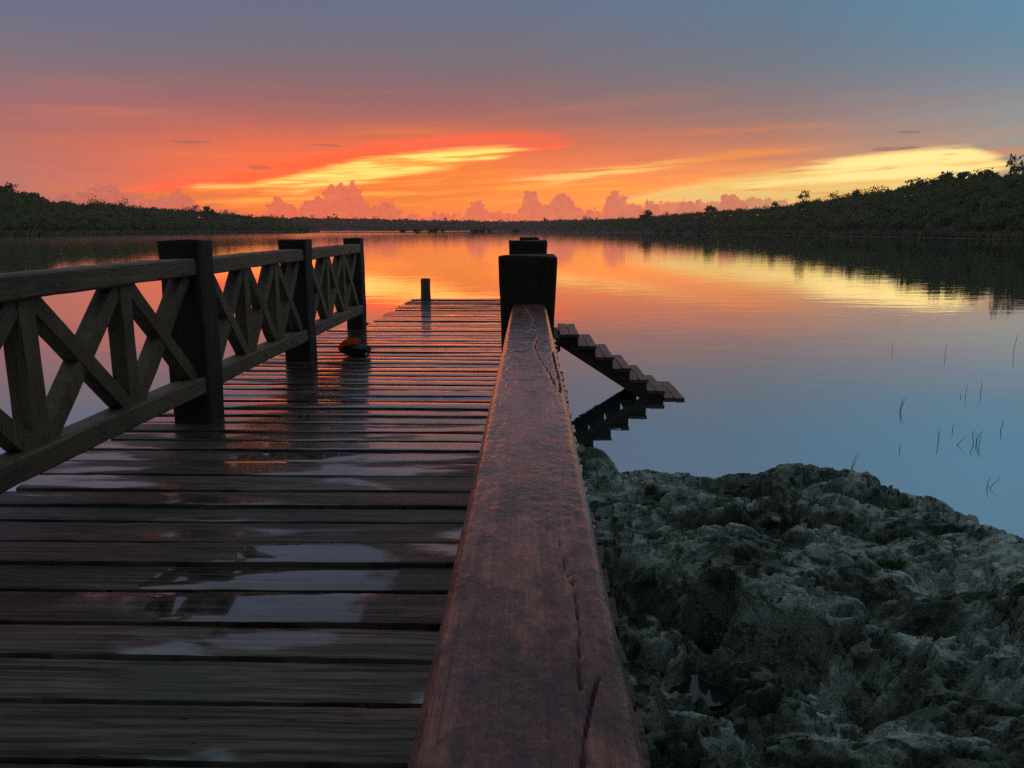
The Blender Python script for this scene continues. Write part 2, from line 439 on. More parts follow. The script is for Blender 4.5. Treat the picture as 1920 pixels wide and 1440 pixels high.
def m_rock(t):
    x, y, z = split(t, pos(t))
    cav = S(t, t.n('ShaderNodeAttribute', attribute_name='moss').outputs['Fac'])
    bed = S(t, t.n('ShaderNodeAttribute', attribute_name='bed').outputs['Fac'])
    p = t.xyz(x, y, z)
    a = t.noise(p, 2.1, 6, 0.62)
    b = t.noise(p, 11.0, 6, 0.66, 0.4)
    c = t.noise(p, 46.0, 5, 0.66)
    vo = t.n('ShaderNodeTexVoronoi', {'Vector': t.n('ShaderNodeVectorMath', {0: p, 1: t.n('ShaderNodeTexNoise', {'Vector': p, 'Scale': 14.0}).outputs[1]}, operation='ADD').outputs[0], 'Scale': 26.0}, feature='F1')
    pit = t.ss(S(t, vo.outputs[0]), 0.36, 0.08)
    # pale hard beds, darker weathered ones, black-green films of algae and bleached flecks
    pale = (t.ss(a, 0.42, 0.60) * 0.85 + bed * 0.25).sat()
    base = t.mix(pale, (0.070, 0.088, 0.062, 1), (0.50, 0.55, 0.46, 1))
    base = t.mix(t.ss(b, 0.52, 0.58) * 0.70, base, (0.030, 0.038, 0.024, 1))
    base = t.mix(t.ss(c, 0.54, 0.68) * pale * 0.8, base, (0.70, 0.72, 0.64, 1))
    base = t.mix(cav * 0.45, base, (0.034, 0.048, 0.022, 1))
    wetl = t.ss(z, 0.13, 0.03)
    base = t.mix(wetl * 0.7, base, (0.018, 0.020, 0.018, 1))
    h = b * 0.6 + c * 0.55 - pit * 1.3
    nrm = bump(t, h, 0.024, 1.0)
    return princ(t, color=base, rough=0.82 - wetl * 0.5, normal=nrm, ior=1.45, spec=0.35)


def m_pool(t):
    fr = t.n('ShaderNodeFresnel', {'IOR': 1.333})
    gl = t.n('ShaderNodeBsdfGlossy', {'Color': (0.95, 0.97, 0.98, 1), 'Roughness': 0.02})
    df = t.n('ShaderNodeBsdfDiffuse', {'Color': (0.02, 0.026, 0.022, 1)})
    return t.n('ShaderNodeMixShader', {0: (S(t, fr.outputs[0]) ** 0.85).sat(), 1: df.outputs[0], 2: gl.outputs[0]}).outputs[0]


def m_water(t):
    x, y, z = split(t, pos(t))
    r = (x * x + y * y) ** 0.5
    # long low swell, wind ripple patches and a ring of wavelets spreading from the foot of the stairs
    n1 = t.noise(t.xyz(x * 0.35, y * 0.9), 1.0, 3, 0.5, 0.3)
    n2 = t.noise(t.xyz(x * 1.5, y * 4.5), 1.0, 3, 0.55, 0.2)
    n3 = t.noise(t.xyz(x * 0.010, y * 0.022), 1.0, 3, 0.6, 0.5)
    patch = t.ss(n3, 0.50, 0.66)
    d1 = ((x - 6.0) ** 2 + (y - 6.0) ** 2) ** 0.5
    ring = t.m('SINE', d1 * 9.0 + (n1 - 0.5) * 8.0) * t.ss(d1, 7.5, 10.5) * t.ss(d1, 19.0, 13.0) * t.ss(y, 11.0, 13.0)
    ringw = ring * t.ss(t.noise(t.xyz(x * 0.15, y * 0.2, 3.0), 1.0, 2, 0.5), 0.42, 0.58)
    far = t.ss(r, 15.0, 120.0, 1.0, 1.1)
    h = (n1 * 0.55 + n2 * 0.12 + ringw * 0.035 + n2 * patch * 0.14) * far * 0.75
    nrm = bump(t, h, 0.012, 1.0)
    fr = t.n('ShaderNodeFresnel', {'IOR': 1.333, 'Normal': nrm})
    fac = (S(t, fr.outputs[0])) ** 0.14
    gl = t.n('ShaderNodeBsdfGlossy', {'Color': (0.94, 0.97, 0.98, 1), 'Roughness': t.ss(r, 5, 260, 0.012, 0.030) + t.ss(x, -8.0, -90.0, 0.0, 0.06), 'Normal': nrm})
    df = t.n('ShaderNodeBsdfDiffuse', {'Color': (0.050, 0.070, 0.068, 1)})
    return t.n('ShaderNodeMixShader', {0: fac.sat(), 1: df.outputs[0], 2: gl.outputs[0]}).outputs[0]


def m_leaf(c0, c1, c2):
    def fn(t):
        tint = S(t, t.n('ShaderNodeAttribute', attribute_name='tint').outputs['Fac'])
        col = t.ramp(tint, [(0.0, c0), (0.55, c1), (1.0, c2)])
        d = t.n('ShaderNodeBsdfDiffuse', {0: col})
        tr = t.n('ShaderNodeBsdfTranslucent', {0: col})
        return t.n('ShaderNodeMixShader', {0: 0.38, 1: d.outputs[0], 2: tr.outputs[0]}).outputs[0]
    return fn


def m_plain(col, rough=0.7, nscale=30.0, amt=0.3, bd=0.002, spec=0.4):
    def fn(t):
        p = pos(t)
        n = t.noise(p, nscale, 4, 0.6)
        dark = tuple(v * (1 - amt) for v in col[:3]) + (1,)
        lite = tuple(min(1, v * (1 + amt)) for v in col[:3]) + (1,)
        return princ(t, color=t.mix(n, dark, lite), rough=rough, normal=bump(t, n, bd, 0.6), spec=spec)
    return fn


def m_thin(t):
    # thin rain-cover nylon that lets the evening light through
    n = t.noise(pos(t), 60.0, 3, 0.6)
    col = t.mix(n, (0.95, 0.15, 0.025, 1), (1.0, 0.24, 0.05, 1))
    d = t.n('ShaderNodeBsdfDiffuse', {0: col})
    tr = t.n('ShaderNodeBsdfTranslucent', {0: col})
    return t.n('ShaderNodeMixShader', {0: 0.75, 1: d.outputs[0], 2: tr.outputs[0]}).outputs[0]


M = {
    'deck': mat('wet_deck_wood', m_deck),
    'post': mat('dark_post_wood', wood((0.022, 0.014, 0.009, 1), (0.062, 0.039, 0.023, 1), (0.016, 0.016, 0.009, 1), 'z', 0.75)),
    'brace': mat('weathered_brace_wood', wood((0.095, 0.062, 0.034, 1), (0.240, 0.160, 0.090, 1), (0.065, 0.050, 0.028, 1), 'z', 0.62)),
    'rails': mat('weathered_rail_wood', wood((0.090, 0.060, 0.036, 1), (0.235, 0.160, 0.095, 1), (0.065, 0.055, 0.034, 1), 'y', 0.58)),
    'hand': mat('wet_red_handrail', m_rail),
    'stair': mat('stair_wood', wood((0.050, 0.032, 0.026, 1), (0.130, 0.085, 0.066, 1), (0.035, 0.026, 0.022, 1), 'y', 0.42)),
    'rock': mat('karst_limestone', m_rock),
    'pool': mat('rain_pool_water', m_pool),
    'water': mat('calm_lake_water', m_water),
    'leaf_r': mat('hill_leaves', m_leaf((0.085, 0.110, 0.050, 1), (0.165, 0.180, 0.070, 1), (0.250, 0.245, 0.095, 1))),
    'leaf_f': mat('far_leaves', m_leaf((0.080, 0.075, 0.040, 1), (0.11, 0.10, 0.055, 1), (0.15, 0.13, 0.07, 1))),
    'reed': mat('reed_blades', m_leaf((0.085, 0.085, 0.042, 1), (0.15, 0.14, 0.07, 1), (0.24, 0.21, 0.11, 1))),
    'soil': mat('hill_soil', m_plain((0.030, 0.036, 0.020), 0.95, 0.4)),
    'mud': mat('wet_mud', m_plain((0.10, 0.066, 0.045), 0.95, 0.3, spec=0.1)),
    'bark': mat('bark', m_plain((0.060, 0.048, 0.036), 0.9, 8.0)),
    'stalk': mat('reed_stalk', m_plain((0.035, 0.040, 0.026), 0.7, 60.0)),
    'stone': mat('pale_stone', m_plain((0.20, 0.215, 0.19), 0.85, 55.0, 0.6, 0.006)),
    'black': mat('black_nylon', m_plain((0.014, 0.015, 0.018), 0.55, 160.0, 0.4, 0.001)),
    'orange': mat('orange_fabric', m_thin),
    'buckle': mat('pale_buckle', m_plain((0.55, 0.50, 0.46), 0.4, 90.0, 0.15, 0.001)),
    'grass': mat('grass_blades', m_leaf((0.05, 0.075, 0.02, 1), (0.12, 0.14, 0.035, 1), (0.22, 0.19, 0.06, 1))),
    'weed': mat('weed_leaves', m_leaf((0.03, 0.07, 0.02, 1), (0.06, 0.12, 0.03, 1), (0.09, 0.16, 0.05, 1))),
    'fallen': mat('fallen_leaf', m_plain((0.30, 0.30, 0.16), 0.7, 60.0)),
}


# ------------------------------------------------------------------ object helpers
def tag(o, label=None, cat=None, group=None, kind=None):
    for k, v in (('label', label), ('category', cat), ('group', group), ('kind', kind)):
        if v:
            o[k] = v
    return o


def thing(name, loc, label, cat, group=None, rz=0.0):
    o = bpy.data.objects.new(name, None)
    o.empty_display_size = 0.1
    o.location = loc
    o.rotation_euler = (0, 0, rz)
    COL.objects.link(o)
    return tag(o, label, cat, group)


def mesh_obj(name, verts, faces, material, parent=None, smooth=True, loc=(0, 0, 0)):
    me = bpy.data.meshes.new(name)
    if isinstance(verts, np.ndarray) and isinstance(faces, np.ndarray):
        nv, nf, k = len(verts), len(faces), faces.shape[1]
        me.vertices.add(nv)
        me.vertices.foreach_set('co', np.ascontiguousarray(verts, dtype=np.float32).ravel())
        me.loops.add(nf * k)
        me.loops.foreach_set('vertex_index', np.ascontiguousarray(faces, dtype=np.int32).ravel())
        me.polygons.add(nf)
        me.polygons.foreach_set('loop_start', np.arange(0, nf * k, k, dtype=np.int32))
        me.polygons.foreach_set('loop_total', np.full(nf, k, dtype=np.int32))
        me.update(calc_edges=True)
        me.validate()
    else:
        me.from_pydata([tuple(v) for v in verts], [], [tuple(f) for f in faces])
        me.update()
    if smooth:
        me.polygons.foreach_set('use_smooth', np.ones(len(me.polygons), dtype=bool))
    me.materials.append(material)
    o = bpy.data.objects.new(name, me)
    o.location = loc
    COL.objects.link(o)
    if parent is not None:
        o.parent = parent
    return o


def vattr(o, name, arr):
    a = o.data.attributes.new(name, 'FLOAT', 'POINT')
    a.data.foreach_set('value', np.ascontiguousarray(arr, dtype=np.float32))


def sharp(o, deg=35):
    """keep the hard edges of a lofted timber crisp"""
    me = o.data
    try:
        me.set_sharp_from_angle(angle=R(deg))
    except Exception:
        pass
    return o


def loft(rings, cap=True):
    """rings: (n, k, 3) -> verts, faces; ends closed with fans"""
    n, k, _ = rings.shape
    V = rings.reshape(-1, 3)
    Fs = []
    for i in range(n - 1):
        for j in range(k):
            a, b = i * k + j, i * k + (j + 1) % k
            Fs.append((a, b, b + k, a + k))
    if cap:
        Fs.append(tuple(range(k))[::-1])
        Fs.append(tuple((n - 1) * k + j for j in range(k)))
    return V, Fs


def timber(p0, p1, w, h, side, ch=0.006, step=0.12, jit=0.002, bow=0.0, seed=0):
    """chamfered rough beam from p0 to p1; 'side' is the direction of its width w"""
    rs = np.random.default_rng(seed)
    p0, p1 = np.array(p0, float), np.array(p1, float)
    L = np.linalg.norm(p1 - p0)
    d = (p1 - p0) / L
    s = np.array(side, float)
    s -= d * s.dot(d)
    s /= np.linalg.norm(s)
    u = np.cross(d, s)
    a, b = w / 2, h / 2
    sec = np.array([(-a + ch, -b), (a - ch, -b), (a, -b + ch), (a, b - ch), (a - ch, b), (-a + ch, b), (-a, b - ch), (-a, -b + ch)])
    n = max(2, int(L / step) + 1)
    tt = np.linspace(0, 1, n)
    wav = np.cumsum(rs.normal(0, jit * 0.5, (n, 2)), 0)
    wav -= wav.mean(0)
    rings = np.zeros((n, 8, 3))
    for i, q in enumerate(tt):
        c = p0 + d * L * q + u * (bow * math.sin(math.pi * q)) + s * wav[i, 0] * 0.5 + u * wav[i, 1] * 0.5
        e = sec + rs.normal(0, jit, sec.shape) * (0.6)
        rings[i] = c + e[:, :1] * s + e[:, 1:] * u
    V, Fs = loft(rings)
    return V, Fs


def add_timber(name, material, parent, *a, **k):
    V, Fs = timber(*a, **k)
    base = np.array(parent.location) if parent is not None else 0
    o = mesh_obj(name, V - base, Fs, material, parent)
    return sharp(o, 30)


# noise on numpy arrays ---------------------------------------------------------------------------
_perm = np.random.default_rng(3).permutation(512).astype(np.int64)
_perm = np.concatenate([_perm, _perm, _perm])
_grad = np.random.default_rng(4).normal(0, 1, (512, 2))
_grad /= np.linalg.norm(_grad, axis=1, keepdims=True)


def perlin(x, y):
    xi, yi = np.floor(x).astype(np.int64), np.floor(y).astype(np.int64)
    xf, yf = x - xi, y - yi
    u, v = xf * xf * xf * (xf * (xf * 6 - 15) + 10), yf * yf * yf * (yf * (yf * 6 - 15) + 10)

    def g(ix, iy, fx, fy):
        h = _perm[_perm[ix & 511] + (iy & 511)]
        q = _grad[h & 511]
        return q[..., 0] * fx + q[..., 1] * fy
    a, b = g(xi, yi, xf, yf), g(xi + 1, yi, xf - 1, yf)
    c, d = g(xi, yi + 1, xf, yf - 1), g(xi + 1, yi + 1, xf - 1, yf - 1)
    return (a + (b - a) * u) * (1 - v) + (c + (d - c) * u) * v


def fbm(x, y, o=5, gain=0.5, ridge=False):
    s, amp, tot = 0, 1.0, 0
    for i in range(o):
        n = perlin(x * 2 ** i + 17.3 * i, y * 2 ** i - 9.1 * i) * 1.4
        if ridge:
            n = 1 - 2 * np.abs(n)
        s = s + amp * n
        tot += amp
        amp *= gain
    return s / tot


def worley(x, y, seed=0):
    """distance to the nearest jittered point of a unit grid, and that point's random value"""
    xi, yi = np.floor(x).astype(np.int64), np.floor(y).astype(np.int64)
    best = np.full(x.shape, 9.0)
    val = np.zeros(x.shape)
    tab = np.random.default_rng(100 + seed).random((512, 3))
    for dx in (-1, 0, 1):
        for dy in (-1, 0, 1):
            h = _perm[_perm[(xi + dx) & 511] + ((yi + dy) & 511)] & 511
            q = tab[h]
            d = np.hypot(xi + dx + q[..., 0] - x, yi + dy + q[..., 1] - y)
            mk = d < best
            best = np.where(mk, d, best)
            val = np.where(mk, q[..., 2], val)
    return best, val


def grid_faces(nx, ny):
    i = np.arange(nx * ny).reshape(ny, nx)
    return np.stack([i[:-1, :-1], i[:-1, 1:], i[1:, 1:], i[1:, :-1]], -1).reshape(-1, 4)


def sstep(x, a, b):
    q = np.clip((x - a) / (b - a), 0, 1)
    return q * q * (3 - 2 * q)


# ------------------------------------------------------------------ setting: lake, hills, shores
WZ = 1400.0
tag(mesh_obj('lake', [(-WZ, -WZ, 0), (WZ, -WZ, 0), (WZ, WZ, 0), (-WZ, WZ, 0)], [(0, 1, 2, 3)], M['water'], smooth=False),
    'calm lake mirroring the sunset sky', None, None, 'structure')


def polar(az, d):
    a = np.radians(az)
    return np.sin(a) * d, np.cos(a) * d


class Hill:
    """a wooded rise along the shore, given by the bearing: shore distance, ridge distance, skyline elevation (deg)"""

    def __init__(self, name, pts, depth, tree_h):
        self.az = np.array([p[0] for p in pts])
        self.ds = np.array([p[1] for p in pts])
        self.el = np.array([p[2] for p in pts])
        self.depth, self.tree_h, self.name = depth, tree_h, name

    def shore(self, az): return np.interp(az, self.az, self.ds)

    def top(self, az):
        d = self.shore(az) + self.depth
        return 2.0 + d * np.tan(np.radians(np.interp(az, self.az, self.el))) - self.tree_h * 0.85

    def z(self, az, q):
        """ground height at fraction q (0 shore, 1 ridge, >1 beyond)"""
        t = np.clip(self.top(az), 0.6, None)
        up = np.where(q < 1, sstep(np.clip(q, 0, 1), -0.25, 1.05) , 1.0 - 0.15 * (q - 1))
        lo = sstep(np.array(0.0), -0.25, 1.05)
        return 0.5 + (t - 0.5) * np.clip((up - lo) / (1 - lo), 0, None)

    def build(self, soil):
        na, nq = 220, 26
        az = np.linspace(self.az[0], self.az[-1], na)
        q = np.linspace(-0.02, 2.0, nq)
        A, Q = np.meshgrid(az, q)
        D = self.shore(A) + Q * self.depth
        x, y = polar(A, D)
        z = self.z(A, Q) + 0.7 * fbm(x * 0.05, y * 0.05, 4) * (Q > 0.1)
        z[0] = -1.0
        z[-1] = -2.0
        V = np.stack([x, y, z], -1).reshape(-1, 3)
        return tag(mesh_obj('hill', V, grid_faces(na, nq), soil), self.label, None, None, 'structure')


def leaf_cloud(centers, radii, n, size, rs, flat=0.8):
    """leaf-sized quads through the volume of many crowns; centers (t,3), radii (t,)"""
    tcount = len(centers)
    K = 7
    sub = rs.normal(0, 1, (tcount, K, 3))
    sub /= np.linalg.norm(sub, axis=2, keepdims=True)
    sub *= rs.uniform(0.25, 0.8, (tcount, K, 1))
    sub[..., 2] = sub[..., 2] * 0.8
    pick = rs.integers(0, K, (tcount, n))
    c = np.take_along_axis(sub, pick[..., None], 1)
    d = rs.normal(0, 1, (tcount, n, 3))
    d /= np.linalg.norm(d, axis=2, keepdims=True)
    rr = rs.uniform(0.0, 1.0, (tcount, n, 1)) ** 0.45 * 0.52
    p = (c + d * rr)
    p[..., 2] *= flat
    p = p * radii[:, None, None] + centers[:, None, :]
    p = p.reshape(-1, 3)
    m = len(p)
    a = rs.normal(0, 1, (m, 3))
    a /= np.linalg.norm(a, axis=1, keepdims=True)
    b = np.cross(a, rs.normal(0, 1, (m, 3)))
    b /= np.linalg.norm(b, axis=1, keepdims=True)
    s = (size * rs.uniform(0.6, 1.4, (m, 1)))
    V = np.stack([p - a * s - b * s * 0.15, p - b * s * 0.7, p + a * s + b * s * 0.15, p + b * s * 0.7], 1).reshape(-1, 3)
    Fs = np.arange(m * 4).reshape(-1, 4)
    tint = np.repeat(np.clip(np.repeat(rs.normal(0.45, 0.2, tcount), n) + rs.normal(0, 0.14, m), 0, 1), 4)
    return V, Fs, tint


def forest(hill, count, n, size, r0, r1, leaf, label, seed, qmax=1.12):
    rs = np.random.default_rng(seed)
    az = rs.uniform(hill.az[0], hill.az[-1], count)
    q = rs.uniform(0.06, qmax, count)
    q[: count // 5] = rs.uniform(0.9, qmax, count // 5)
    d = hill.shore(az) + q * hill.depth
    x, y = polar(az, d)
    rad = rs.uniform(r0, r1, count)
    tall = rs.random(count) < 0.02
    rad[tall] *= 1.3
    rad *= 0.85 + 0.45 * np.clip(fbm(x * 0.05 + seed, y * 0.05, 3) + 0.3, 0, 1)
    z = hill.z(az, q) + rad * 0.9
    z[tall] += rad[tall] * 0.5
    keep = hill.top(az) > 0.7
    V, Fs, tint = leaf_cloud(np.stack([x, y, z], 1)[keep], rad[keep], n, size, rs)
    o = tag(mesh_obj('forest', V, Fs, leaf, smooth=False), label, 'forest', None, 'stuff')
    vattr(o, 'tint', tint)
    return o


def A(px): return azel(px, 430)[0]
def E(px, py): return azel(px, py)[1]


left = Hill('near', [(-70, 150, 5.5), (-48, 190, 3.6)] + [(A(p), d, E(p, y)) for p, d, y in
            ((0, 245, 356), (50, 255, 362), (90, 265, 376), (200, 290, 382), (300, 330, 390), (400, 370, 397), (500, 420, 407), (545, 450, 418), (600, 480, 428))], 70, 4.0)
left.label = 'low green wooded hill across the water behind the crossed railing'
right = Hill('right', [(A(p), d, E(p, y)) for p, d, y in
             ((1020, 900, 424), (1060, 800, 413), (1130, 640, 411), (1200, 520, 407), (1330, 400, 394), (1450, 310, 387), (1500, 290, 378), (1600, 255, 364),
              (1700, 232, 347), (1800, 212, 332), (1880, 198, 322), (1920, 190, 317))] + [(45, 150, 7.5), (70, 110, 9.0)], 60, 4.0)
right.label = 'dark wooded hill rising on the far shore under the yellow sky'
far = Hill('far', [(A(p), d, E(p, y)) for p, d, y in
           ((380, 1000, 412), (470, 1050, 407), (560, 1100, 409), (700, 1150, 411), (800, 1150, 414), (950, 1200, 416), (1050, 1200, 413), (1150, 1200, 412), (1300, 1200, 412))], 160, 7.0)
far.label = 'long low treeline on the horizon at the end of the lake'
for h in (left, right, far):
    h.build(M['soil'])
forest(left, 6000, 58, 0.36, 1.3, 2.5, M['leaf_r'], 'dense green woodland covering the hill behind the crossed railing', 11)
forest(right, 6000, 66, 0.30, 1.3, 2.5, M['leaf_r'], 'dense dark woodland covering the hill under the yellow sky', 12)
forest(far, 3600, 16, 1.5, 3.0, 5.0, M['leaf_f'], 'distant brown treeline along the horizon between the two hills', 13)


def reed_belt(pts, n, h, label, seed, w=0.4):
    """blades standing in the shallows along a shore; pts: (azimuth, near distance, far distance)"""
    rs = np.random.default_rng(seed)
    az = rs.uniform(pts[0][0], pts[-1][0], n)
    P = np.array(pts)
    d0, d1 = np.interp(az, P[:, 0], P[:, 1]), np.interp(az, P[:, 0], P[:, 2])
    d = d0 + (d1 - d0) * rs.random(n)
    x, y = polar(az, d)
    hh = h * rs.uniform(0.5, 1.2, n) * (0.7 + 0.6 * np.clip(fbm(x * 0.06, y * 0.06, 3) + 0.3, 0, 1))
    a = rs.uniform(0, math.pi, n)
    lean = rs.normal(0, 0.25, (n, 2)) * hh[:, None]
    b = np.stack([x, y, np.full(n, -0.05)], 1)
    s = np.stack([np.cos(a), np.sin(a), np.zeros(n)], 1) * w * (d / 250)[:, None]
    tip = b + np.stack([lean[:, 0], lean[:, 1], hh], 1)
    V = np.stack([b - s, b + s, tip + s * 0.5, tip - s * 0.5], 1).reshape(-1, 3)
    o = tag(mesh_obj('reeds', V, np.arange(n * 4).reshape(-1, 4), M['reed'], smooth=False), label, 'reeds', None, 'stuff')
    vattr(o, 'tint', np.repeat(rs.random(n), 4))


reed_belt([(-50, 178, 192), (A(0), 236, 250), (A(200), 278, 296), (A(400), 352, 376), (A(560), 440, 470)], 9000, 1.7,
          'pale reed fringe along the foot of the wooded hill behind the crossed railing', 21)
reed_belt([(A(1300), 410, 430), (A(1450), 302, 320), (A(1600), 246, 262), (A(1800), 204, 220), (A(1920), 183, 196), (42, 160, 172)], 9000, 1.6,
          'dull reed fringe along the foot of the dark wooded hill', 22)


def mud(pts, label):
    """flat wet bank: list of (px, near distance, far distance)"""
    rs = np.random.default_rng(len(label))
    xs = np.linspace(pts[0][0], pts[-1][0], 90)
    P = np.array(pts)
    n0 = np.interp(xs, P[:, 0], P[:, 1]) * (1 + rs.normal(0, 0.006, 90))
    n1 = np.interp(xs, P[:, 0], P[:, 2]) * (1 + rs.normal(0, 0.006, 90))
    az = np.array([A(x) for x in xs])
    rows = []
    for k, (f, z) in enumerate(((0, -0.05), (0.06, 0.06), (0.5, 0.12), (0.94, 0.06), (1, -0.05))):
        x, y = polar(az, n0 + (n1 - n0) * f)
        rows.append(np.stack([x, y, np.full(90, z)], 1))
    V = np.concatenate(rows)
    tag(mesh_obj('mud_bank', V, grid_faces(90, 5), M['mud']), label, None, None, 'structure')


mud([(1180, 436, 440), (1260, 405, 440), (1460, 288, 312), (1600, 238, 256), (1800, 198, 216), (1960, 176, 196)], 'pale wet mud margin below the dark wooded hill')
mud([(560, 500, 505), (640, 470, 640), (760, 460, 620), (900, 455, 600), (1050, 470, 600), (1200, 450, 590), (1260, 430, 480)], 'dark mudflat lying across the middle of the lake')


# evening haze over the whole lake
hz = 1450.0
haze = mesh_obj('haze', [(x, y, z) for z in (-2.5, 60.0) for y in (-hz, hz) for x in (-hz, hz)],
                [(0, 2, 3, 1), (4, 5, 7, 6), (0, 1, 5, 4), (2, 6, 7, 3), (0, 4, 6, 2), (1, 3, 7, 5)], None, smooth=False)
haze.data.materials.clear()
mh = bpy.data.materials.new('haze')
mh.use_nodes = True
mh.node_tree.nodes.clear()
th = T(mh.node_tree)
vol = th.n('ShaderNodeVolumePrincipled', {'Color': (0.95, 0.92, 0.89, 1), 'Density': 0.00020, 'Anisotropy': 0.62})
th.t.links.new(vol.outputs[0], th.n('ShaderNodeOutputMaterial').inputs['Volume'])
haze.data.materials.append(mh)
tag(haze, 'thin evening haze over the lake', None, None, 'stuff')


# low bushes on the mudflat: things of their own
def bush(px, d, w, h, label, seed, n=380):
    rs = np.random.default_rng(seed)
    x, y = polar(A(px), d)
    k = max(3, int(w / h * 1.6))
    cs = np.stack([rs.uniform(-w / 2, w / 2, k), rs.uniform(-w / 4, w / 4, k), rs.uniform(0.25, 0.5, k) * h], 1)
    V, Fs, tint = leaf_cloud(cs, np.full(k, h * 0.6), n // k, 0.55, rs)
    t = thing('bush', (float(x), float(y), 0.08), label, 'bush', 'bushes on the mudflat')
    o = mesh_obj('foliage', V, Fs, M['leaf_f'], t, smooth=False)
    vattr(o, 'tint', tint)
    rings = np.array([[(math.cos(a) * r, math.sin(a) * r, z) for a in np.linspace(0, 2 * math.pi, 7)[:-1]] for z, r in ((-0.4, 0.22), (h * 0.3, 0.16), (h * 0.6, 0.06))])
    mesh_obj('stem', *loft(rings), M['bark'], t)


bush(806, 465, 17, 3.4, 'wide dark bush on the mudflat, nearest the short bollard', 31)
bush(899, 470, 12, 3.0, 'compact dark bush on the mudflat beside the front handrail post', 32)
bush(752, 500, 4, 2.6, 'tiny bush on the mudflat between the bollard and the tall corner post', 33, 200)
bush(968, 520, 3, 2.4, 'lone small bush on the mudflat right above the handrail posts', 34, 160)
bush(1255, 436, 14, 2.4, 'low flat bush on the mudflat in front of the dark hill', 35)
bush(1320, 400, 6, 2.2, 'small rounded bush at the tip of the pale mud margin', 36, 200)


# trees that stand out on the skyline
def tree(px, hill, q, height, rad, label, seed, n=420, size=0.42, dz=0.0, gap=0.62):
    rs = np.random.default_rng(seed)
    az = A(px)
    d = float(hill.shore(az) + q * hill.depth)
    x, y = polar(az, d)
    z = float(hill.z(np.array(az), np.array(q))) + dz - 2.0
    t = thing('tree', (float(x), float(y), z - 0.3), label, 'tree', 'trees on the skyline')

    def tube(p0, p1, r0, r1):
        p0, p1 = np.array(p0, float), np.array(p1, float)
        dd = p1 - p0
        L = np.linalg.norm(dd)
        dd /= L
        s = np.cross(dd, (0.3, 0.9, 0.1))
        s /= np.linalg.norm(s)
        u = np.cross(dd, s)
        out = []
        for qq in (0, 0.35, 0.7, 1.0):
            c = p0 + dd * L * qq + s * math.sin(qq * 5 + seed) * L * 0.03
            r = r0 + (r1 - r0) * qq
            out.append([c + r * (math.cos(a) * s + math.sin(a) * u) for a in np.linspace(0, 2 * math.pi, 7)[:-1]])
        return loft(np.array(out))
    V, Fs = tube((0, 0, 0), (rs.normal(0, 0.2), 0, height * 0.72), 0.26, 0.09)
    V = list(V)
    tips = []
    for k in range(8):
        a = rs.uniform(0, 6.28)
        z0 = height * rs.uniform(0.35, 0.68)
        tip = (math.cos(a) * rad * rs.uniform(0.5, 0.95), math.sin(a) * rad * rs.uniform(0.5, 0.95), z0 + height * rs.uniform(0.1, 0.33))
        tips.append(tip)
        v2, f2 = tube((0, 0, z0), tip, 0.085, 0.03)
        b = len(V)
        V += list(v2)
        Fs += [tuple(i + b for i in f) for f in f2]
    mesh_obj('trunk', V, Fs, M['bark'], t)
    tips.append((0, 0, height * 0.92))
    cs = np.array(tips)
    V2, F2, tint = leaf_cloud(cs, np.full(len(cs), rad * gap), n // len(cs), size, rs, 0.75)
    o = mesh_obj('crown', V2, F2, M['leaf_r'], t, smooth=False)
    vattr(o, 'tint', tint)


tree(1503, right, 1.0, 11.0, 2.3, 'slender see-through tree standing alone where the dark hill begins to climb', 41, 190, 0.36, dz=-1.0, gap=0.7)
tree(1904, right, 1.0, 9.5, 3.2, 'open feathery tree standing highest on the crest of the dark hill', 42, 330, dz=-0.5)
tree(1770, right, 1.0, 7.8, 2.6, 'round leafy tree at the top of a clump on the dark crest', 43, 600)
tree(1755, right, 0.98, 7.2, 2.3, 'dark tree pressed against the round leafy one on the crest', 44, 600)
tree(1712, right, 1.0, 7.2, 2.8, 'spreading thin-leaved tree on the crest below the yellow cloud', 45, 320)
tree(1798, right, 1.0, 7.0, 2.2, 'small rounded tree on the crest past the leafy clump', 46, 450)
tree(1840, right, 1.0, 7.0, 2.4, 'low thin tree on the crest before the feathery one', 47, 260)
tree(1600, right, 1.0, 7.0, 1.9, 'little upright tree poking out of the middle of the dark slope skyline', 48, 260)
tree(1448, right, 1.0, 7.2, 2.3, 'pale scrubby tree at the low end of the dark hill', 49, 260)
tree(1330, right, 1.0, 8.0, 3.0, 'rounded tree on the low ridge next to the cumulus bank', 50, 420)
tree(1212, right, 1.0, 9.0, 4.5, 'broad tree heading the low wooded point under the tall cumulus tower', 51, 500, 0.7)
tree(25, left, 1.0, 7.4, 3.6, 'broad domed tree crowning the hill behind the crossed railing', 52, 700, 0.5)
tree(70, left, 1.0, 6.8, 3.2, 'low spreading tree beside the domed one on the green hill', 53, 500, 0.5)
tree(392, left, 1.0, 7.5, 3.0, 'small tree bump above the middle railing bay on the green ridge', 54, 400, 0.6)


# ------------------------------------------------------------------ rocky shore
POOL = []


